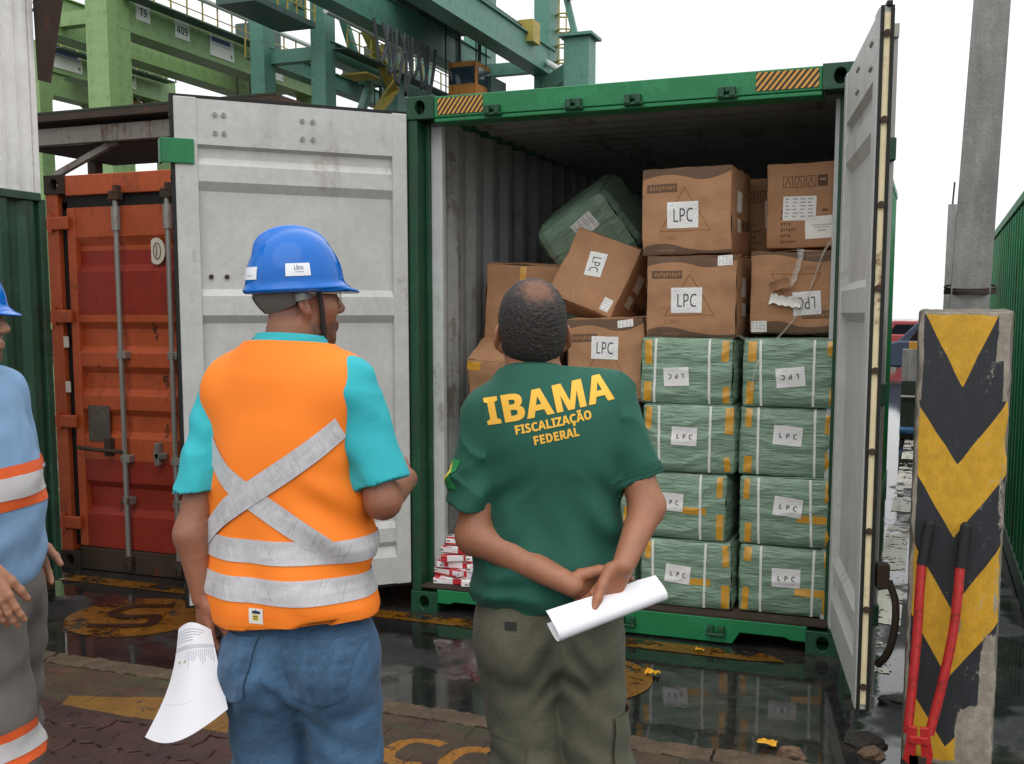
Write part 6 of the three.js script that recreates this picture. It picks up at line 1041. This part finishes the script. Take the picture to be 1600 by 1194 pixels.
const word = (s) => signTex((c, w, h) => { c.fillStyle = '#3a4238'; c.font = 'bold 62px sans-serif'; c.textAlign = 'center'; c.fillText(s, w / 2, 70); });
const banner = signTex((c, w, h) => { c.fillStyle = '#3c4f86'; c.fillRect(10, 8, w - 36, 22); c.fillStyle = '#b8c0d4'; c.fillRect(10, 36, w - 24, 6); c.fillStyle = '#4f8a56'; c.fillRect(w - 24, 66, 14, 16); }, 160, 96);
function crane(o) {
  const { xs, z0, z1, H, gd, gw, m, label } = o, c = thing('yard_crane', label, 'crane', [(xs[0] + xs[1]) / 2, 0, (z0 + z1) / 2], 0, 'gantry cranes behind the containers');
  const cx = c.position.x, cz = c.position.z, X = (x) => x - cx, Z = (z) => z - cz, lw = o.lw ?? 1.3, ld = o.ld ?? 1.5;
  xs.forEach((x, gi) => {
    const g = part('girder', [rbox(gw, gd, z0 - z1, X(x), H + gd / 2, Z((z0 + z1) / 2), 0.03), rbox(gw + 0.3, 0.08, z0 - z1, X(x), H + gd + 0.04, Z((z0 + z1) / 2), 0.02), rbox(gw + 0.2, 0.06, z0 - z1, X(x), H - 0.03, Z((z0 + z1) / 2), 0.02)], m, c);
    const out = gi === 0 ? 1 : -1, wx = X(x) + out * (gw / 2 + 0.55);
    if ((o.bare ?? []).includes(gi)) return void legs(x, gi, out);
    const wk = part('walkway', rbox(0.9, 0.06, z0 - z1 - 0.5, wx, H + gd - 0.35, Z((z0 + z1) / 2)), M.craneDark, c);
    const n = Math.round((z0 - z1) / 1.35);
    for (let i = 0; i <= n; i++) part('railing_post', bar([wx + out * 0.42, H + gd - 0.35, Z(z0 - 0.3 - i * (z0 - z1 - 0.6) / n)], [wx + out * 0.42, H + gd + 0.75, Z(z0 - 0.3 - i * (z0 - z1 - 0.6) / n)], 0.07), M.railYellow, wk);
    part('handrail', [0.3, 0.78].map((h) => bar([wx + out * 0.42, H + gd - 0.35 + h * 1.4, Z(z0 - 0.3)], [wx + out * 0.42, H + gd - 0.35 + h * 1.4, Z(z1 + 0.3)], 0.05)), M.railYellow, wk);
    legs(x, gi, out);
    if (o.conduit && gi === 0) part('conduit', rod([wx + 0.5, o.conduit, Z(z0 + 2)], [wx + 0.5, o.conduit, Z(z1)], 0.16, 8), M.pipeWhite, c);
    (o.signs?.[gi] ?? []).forEach(([mm, z, y, w, h]) => { const s = part('sign', new THREE.BoxGeometry(w, h, 0.04).rotateY(Math.PI / 2), mm, g); s.position.set(X(x) + gw / 2 + 0.03, y, Z(z)); });
  });
  function legs(x, gi, out) {
    for (const [z, e] of [[z0 + (o.leg0 ?? 0), 0], [z1 + (o.leg1 ?? 0), 1]]) if (!(o.skip ?? []).includes(gi * 2 + e)) {
      part('leg', [rbox(lw, H + (o.up ?? 0.0) + gd, ld, X(x), (H + gd + (o.up ?? 0)) / 2, Z(z), 0.04)], m, c);
      if (o.haunch) { const s = e ? 1 : -1; part('haunch', extrude([[0, 0], [s * 1.7, 0], [s * 0.9, -0.35], [s * 0.35, -0.9], [0, -1.8]], gw * 0.9).rotateY(-Math.PI / 2).translate(X(x) + gw * 0.45, H + 0.01, Z(z) + (e ? ld / 2 : -ld / 2)), m, c); }
    }
  }
  for (const [z, e] of [[z0 + (o.leg0 ?? 0), 0], [z1 + (o.leg1 ?? 0), 1]]) { part('end_tie', rbox(Math.abs(xs[0] - xs[1]), 0.7, 0.6, 0, H + gd * 0.4, Z(z) - (e ? -0.4 : 0.4)), m, c); part('sill_beam', rbox(Math.abs(xs[0] - xs[1]) + 2, 1.0, 0.8, 0, 1.3, Z(z)), m, c); for (const s of [-1, 1]) part('wheel_set', rod([s * (Math.abs(xs[0] - xs[1]) / 2 + 0.5), 0.5, Z(z) - 0.5], [s * (Math.abs(xs[0] - xs[1]) / 2 + 0.5), 0.5, Z(z) + 0.5], 0.5, 14), M.rubber, c); }
  if (o.trolley) {
    const z = Z(o.trolley), w = Math.abs(xs[0] - xs[1]), t = part('trolley', [rbox(w, 0.5, 3.2, 0, H + gd + 0.35, z), rbox(w * 0.5, 1.5, 2.2, 0.3, H + gd + 1.3, z)], M.craneDark, c);
    const cb = part('cab', rbox(1.7, 1.9, 2.0, o.cabx ?? 0.6, H - (o.cabDrop ?? 2.2), z, 0.08), M.cabOrange, c); part('cab_window', [box(1.5, 0.9, 0.03, o.cabx ?? 0.6, H - (o.cabDrop ?? 2.2) + 0.2, z + 1.02), box(0.03, 0.9, 1.6, (o.cabx ?? 0.6) + 0.87, H - (o.cabDrop ?? 2.2) + 0.2, z)], M.glassDark, cb);
    part('cab_hanger', [bar([(o.cabx ?? 0.6) - 0.6, H - (o.cabDrop ?? 2.2) + 0.9, z], [(o.cabx ?? 0.6) - 0.6, H + gd, z], 0.16), bar([(o.cabx ?? 0.6) + 0.6, H - (o.cabDrop ?? 2.2) + 0.9, z], [(o.cabx ?? 0.6) + 0.6, H + gd, z], 0.16)], M.craneDark, cb); part('cab_deck', rbox(2.6, 0.1, 2.8, o.cabx ?? 0.6, H - (o.cabDrop ?? 2.2) - 1.0, z), M.railYellow, cb);
    for (let i = 0; i < 4; i++) part('hoist_rope', rod([0.9 * (i % 2 ? 1 : -1), H - 4.5, z - 0.7 * (i < 2 ? 1 : -1)], [0.9 * (i % 2 ? 1 : -1), H + gd, z - 0.7 * (i < 2 ? 1 : -1)], 0.04, 5), M.dark, t);
  }
  return { c, X, Z };
}
const c1 = crane({ xs: [-39, -42.8], z0: -44.6, z1: -63.6, H: 15.95, gd: 1.85, gw: 1.15, lw: 1.35, ld: 1.7, m: M.craneOlive, up: 1.2, skip: [2], conduit: 18.6, label: 'olive green gantry crane at left with white number signs on its girder', signs: [[[word('T9'), -46.5, 17.1, 1.05, 0.85], [word('409'), -49.6, 16.95, 1.2, 0.9], [banner, -53.1, 16.8, 2.2, 1.15], [banner, -58.7, 16.6, 1.2, 0.9]]], trolley: -60, cabx: 0.4, cabDrop: 2.0 });
crane({ xs: [-49.1, -54.2], z0: -50.2, z1: -61.0, H: 15.9, gd: 1.55, gw: 1.0, lw: 1.0, ld: 1.0, m: M.craneOlive, haunch: true, leg1: -0.4, label: 'second olive green gantry crane farther left, cab hanging under it', signs: [[[banner, -52.0, 16.75, 2.3, 1.2], [banner, -57.3, 16.6, 1.2, 0.85]]], trolley: -58.8, cabx: 1.6, cabDrop: 1.2 });
{ // teal crane in the middle with a machinery platform
  const k = crane({ xs: [-31, -34.8], z0: -51.8, z1: -72, H: 15.4, gd: 0.8, gw: 0.7, lw: 0.9, ld: 1.1, m: M.craneTeal, up: 5.5, conduit: 17.2, label: 'teal gantry crane in the middle with a railed machinery platform', trolley: -62, cabx: 0.5 });
  const pl = part('platform', rbox(2.2, 0.3, 5.4, k.X(-31.5), 16.6, k.Z(-47.4)), M.craneDark, k.c);
  part('machine_house', rbox(1.8, 2.8, 4.6, k.X(-31.6), 18.3, k.Z(-47.4)), M.craneTeal, k.c); part('house_text', new THREE.BoxGeometry(0.9, 0.7, 0.04).rotateY(Math.PI / 2), signTex((c, w, h) => { c.fillStyle = '#3e7064'; c.fillRect(0, 0, w, h); c.fillStyle = '#c8b45a'; c.font = 'bold 64px sans-serif'; c.fillText('P5', 22, 72); }), k.c).position.set(k.X(-30.66), 17.6, k.Z(-49.0));
  for (let i = 0; i < 7; i++) part('railing_post', bar([k.X(-30.45), 16.7, k.Z(-45 - i * 0.85)], [k.X(-30.45), 17.8, k.Z(-45 - i * 0.85)], 0.07), M.railYellow, pl);
  part('handrail', [17.25, 17.8].map((y) => bar([k.X(-30.45), y, k.Z(-45)], [k.X(-30.45), y, k.Z(-50.1)], 0.05)), M.railYellow, pl);
  for (const [a, b] of [[[-31, 6, -51], [-31, 15, -57]], [[-31.2, 15, -56.5], [-31.2, 20, -53]]]) part('brace', bar([k.X(a[0]), a[1], k.Z(a[2])], [k.X(b[0]), b[1], k.Z(b[2])], 0.4), M.craneTeal, k.c);
  // stair flights zig-zagging on the leg
  for (let i = 0; i < 5; i++) { const y = 7 + i * 2.6, s = i % 2 ? 1 : -1, st = part('stair_flight', bar([k.X(-30), y, k.Z(-56.4 - s * 1.6)], [k.X(-30), y + 2.6, k.Z(-56.4 + s * 1.6)], 0.7, 0.12), M.railYellow, k.c); part('handrail', bar([k.X(-29.6), y + 1, k.Z(-56.4 - s * 1.6)], [k.X(-29.6), y + 3.6, k.Z(-56.4 + s * 1.6)], 0.06), M.railYellow, st); }
  for (let i = 0; i < 4; i++) { const zl = -56.4 + (i % 2 ? -2.3 : 2.3), ld = part('landing', rbox(1.6, 0.1, 1.6, k.X(-30), 9.6 + i * 2.6, k.Z(zl)), M.railYellow, k.c); part('handrail', bar([k.X(-29.3), 10.6 + i * 2.6, k.Z(zl - 0.8)], [k.X(-29.3), 10.6 + i * 2.6, k.Z(zl + 0.8)], 0.06), M.railYellow, ld); }
  part('stair_tower', rbox(1.0, 17, 1.2, k.X(-31), 8.5, k.Z(-60)), M.craneTeal, k.c);
}
{ // teal crane on the right
  const k = crane({ xs: [-22.4, -26.6], z0: -40, z1: -63.4, H: 16.0, gd: 1.45, gw: 0.9, lw: 1.0, ld: 1.9, m: M.craneTeal, up: 6, conduit: 0, skip: [0, 2], bare: [0], label: 'teal gantry crane above the open container, orange cab under its girders', trolley: -56, cabx: 0.2, cabDrop: 1.6 });
  part('machine_deck', rbox(4.4, 0.3, 8.5, k.X(-24.4), 17.8, k.Z(-54.5)), M.craneDark, k.c); part('machine_house', rbox(3.4, 2.6, 5, k.X(-24.4), 19.3, k.Z(-53.5)), M.craneTeal, k.c);
  part('power_box', rbox(0.9, 1.2, 1.2, k.X(-22.0), 17.6, k.Z(-59.2)), M.railYellow, k.c, 'yellow box beside the leg');
  // festoon cables hanging in loops
  for (let i = 0; i < 7; i++) { const z = k.Z(-47.5 - i * 0.9), x = k.X(-25.6); part('festoon_cable', tube([[x, 15.9, z], [x + 0.2 * (i % 2), 14.8 - (i % 3) * 0.5, z - 0.3], [x, 13.9 - (i * 5 % 4) * 0.35, z - 0.55], [x + 0.1, 14.6 - (i % 2) * 0.5, z - 1.0], [x, 15.9, z - 1.5]], 0.09, 18, 6), M.cable, k.c); }
  part('spreader', [rbox(1.0, 0.5, 5.0, k.X(-23.6), 13.2, k.Z(-57.6)), rbox(0.8, 1.2, 2.2, k.X(-23.6), 14.2, k.Z(-57.6))], M.craneDark, k.c);
  part('boom_pipe', rod([k.X(-22), 16.6, k.Z(-62.2)], [k.X(-18.6), 14.4, k.Z(-58)], 0.2, 10), M.pipeWhite, k.c); part('tie_beam', bar([k.X(-22.4), 15.2, k.Z(-63)], [k.X(-18.6), 15.2, k.Z(-58)], 0.9, 0.9), M.craneTeal, k.c);
  part('outer_post', [rbox(1.4, 16.5, 1.3, k.X(-18.4), 8.25, k.Z(-57.4)), rbox(1.9, 0.16, 1.9, k.X(-18.4), 16.6, k.Z(-57.4))], M.craneTeal, k.c);
  part('lamp_mast', [bar([k.X(-18.6), 16.5, k.Z(-57.4)], [k.X(-19.4), 19.6, k.Z(-57.4)], 0.3), bar([k.X(-19.4), 19.6, k.Z(-57.4)], [k.X(-20.2), 20.8, k.Z(-57.4)], 0.25), rbox(0.7, 0.4, 0.5, k.X(-18.8), 18.8, k.Z(-57.2))], M.craneTeal, k.c);
  for (let i = 0; i < 5; i++) part('ladder_hoop', new THREE.TorusGeometry(0.45, 0.05, 6, 14).rotateX(Math.PI / 2).translate(k.X(-21.4), 16 + i * 0.9, k.Z(-63.6)), M.railYellow, k.c);
  for (const dx of [-0.25, 0.25]) part('ladder_rail', bar([k.X(-21.4 + dx), 14, k.Z(-63.3)], [k.X(-21.4 + dx), 21, k.Z(-63.3)], 0.07), M.railYellow, k.c);
}
renderer.render(scene, camera);
